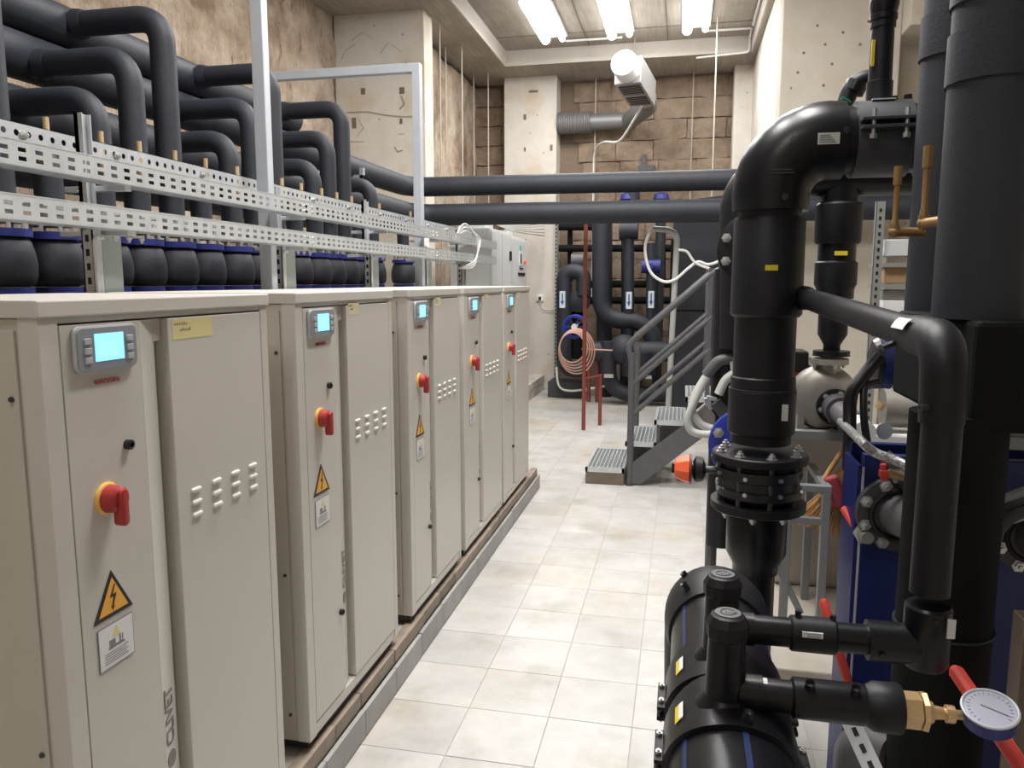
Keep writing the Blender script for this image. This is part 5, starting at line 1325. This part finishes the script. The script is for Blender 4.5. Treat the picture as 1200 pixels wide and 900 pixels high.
# small red cock and braided hoses in front of the exchanger
t = thing('drain_cock', 'small red tee cock on brass above the round port', 'valve', P(1035, 556, 2.2))
part('tee_handle', MB().bar(P(1030, 555, 2.2), P(1041, 555, 2.2), .02, .022).bar(P(1035, 543, 2.2), P(1036, 564, 2.2), .014, .016), M['redlev'], t, smooth=False, bevel=.004, stuff=True)
part('brass_body', MB().cyl(P(1041, 554, 2.22), P(1062, 560, 2.22), .012, 10), M['brass'], t)
part('stub', MB().cyl(P(1050, 558, 2.24), P(1085, 563, 2.26), .020, 14), M['plastgrey'], t)
solo('braided_hose', MB().tube(spline([P(985, 494, 2.9), P(1004, 512, 2.25), P(1025, 530, 2.22), P(1055, 542, 2.2), P(1100, 566, 2.1)], 8), .013, 12), M['braid'], 'silver braided hose slanting down past the lever arms', 'hose')
t = thing('grey_funnel', 'grey rubber bend pipe fanning down to the right behind the drop pipe', 'pipe', P(1060, 590, 2.25))
part('pipe', MB().tube(spline([P(1036, 534, 2.3), P(1058, 552, 2.28), P(1085, 590, 2.26)], 8), [.02]*9+[.034]*8, 14), M['plastgrey'], t)
# bent lever arms and butterfly valve behind
t = thing('butterfly_valve', 'black and blue butterfly valve with long bent lever behind bypass pipe', 'valve', P(1037, 428, 2.85))
c = P(1040, 427, 2.85)
part('disc', MB().lathe(c+V(-.05, 0, 0), (1,0,0), [(0, .07), (.005, .085), (.02, .085), (.021, .06)], 28), M['darksteel'], t)
part('blue_body', MB().lathe(c+V(-.028, 0, 0), (1,0,0), [(0, .082), (.035, .085), (.05, .06)], 28), M['blue2'], t)
part('outlet', MB().cyl(c+V(.02, 0, 0), c+V(.35, 0, 0), .07, 24), M['hdpe_d'], t)
part('lever_arm', MB().tube(bend([P(1032, 416, 2.75), P(1020, 430, 2.75), P(996, 462, 2.7), P(995, 552, 2.6)], .03), .021, 12), M['black'], t, split=True)
part('lever_arm', MB().tube(bend([P(1028, 447, 2.75), P(1012, 452, 2.72), P(1012, 490, 2.66), P(1020, 542, 2.6)], .04), .012, 12), M['black'], t, split=True)
part('cap_nut', MB().cyl(P(1026, 405, 2.8), P(1032, 402, 2.8), .02, 8), M['chrome'], t)
part('support', MB().cyl(V(c.x+.2, 2.85, .1), V(c.x+.2, 2.85, c.z), .065, 20), M['hdpe_d'], t)
# second, paler pump beyond the levers
t = thing('small_pump', 'pale grey pump end glimpsed between lever arms and drop pipe', 'pump', P(1048, 478, 3.6))
c = P(1048, 478, 3.6)
part('casing', MB().cyl(c+V(-.05, 0, 0), c+V(.12, 0, 0), .085, 24), M['steel'], t)
part('base', MB().box(c.x-.12, c.x+.2, 3.5, 3.75, c.z-.16, c.z-.10), M['white'], t, smooth=False, bevel=.01)
part('brass_fitting', MB().cyl(P(1029, 479, 3.5), P(1034, 472, 3.5), .018, 8), M['brass'], t)
part('pedestal', MB().box(c.x-.14, c.x+.25, 3.48, 3.8, .10, c.z-.16), M['blue'], t, 'blue pedestal', smooth=False)
a = P(1036, 505, 2.7)
solo('valve_tag', MB().lathe(a, (.3, -1, .1), [(0, .028), (.004, .028)], 16), M['tubesteel'], 'pale round tag between the lever arms and exchanger', 'tag')
# right edge clutter
t = thing('corrugated_conduit', 'grey conduits curving at the right edge above the port', 'conduit', P(1180, 600, 1.9))
for k, (y0_, y1_) in enumerate(((590, 580), (600, 592), (612, 604))):
    part('hose', MB().tube(spline([P(1160, y0_, 2.15), P(1185, y0_-8+2*k, 2.05), P(1230, y1_-14, 1.95)], 8), .013, 10), M['cable'] if k != 1 else M['plastgrey'], t)
part('hose', MB().tube(spline([P(1164, 640, 2.1), P(1175, 615, 2.05), P(1200, 600, 2.0), P(1240, 598, 1.95)], 8), .014, 10), M['plastgrey'], t)
solo('steel_upright', MB().box(P(1192, 700, 1.75).x-.004, P(1192, 700, 1.75).x+.10, 1.75, 1.754, 0, 1.03).box(P(1192, 700, 1.75).x-.004, P(1192, 700, 1.75).x, 1.70, 1.75, 0, 1.03), M['brown'], 'brown steel angle upright at the right edge', 'bracket', smooth=False, bevel=.002)
solo('terminal_box', MB().box(P(1190, 490, 2.4).x-.05, P(1190, 490, 2.4).x+.2, 2.32, 2.4, 1.262, 1.30), M['galv_g'], 'small grey metal lug just under the manifold block', 'bracket', smooth=False, bevel=.003)
# strut foot bottom
t = thing('slotted_strut', 'tilted galvanised slotted strut at the bottom edge of the picture', 'bracket', P(1010, 880, 1.75))
a = P(992, 835, 1.75); b = P(1050, 960, 1.62); dd = (b-a).normalized()
wv = dd.cross(V(0,-1,0)).normalized()
part('bar', MB().bar(a, b, .040, .006, (0,-1,0)), M['galv'], t, smooth=False)
mb = MB()
for k in range(7):
    c = a+dd*(.03+k*.035); mb.bar(c-V(0, .004, 0), c+dd*.018-V(0, .004, 0), .010, .002, (0,-1,0))
part('slot', mb, M['black'], t, smooth=False, stuff=True)
solo('drain_elbow', MB().tube(bend([(.50, 2.12, .0), (.49, 2.08, .50), (.56, 1.99, .52)], .08), .055, 20), M['plastgrey'], 'grey rubber bend low behind the slotted strut', 'pipe')
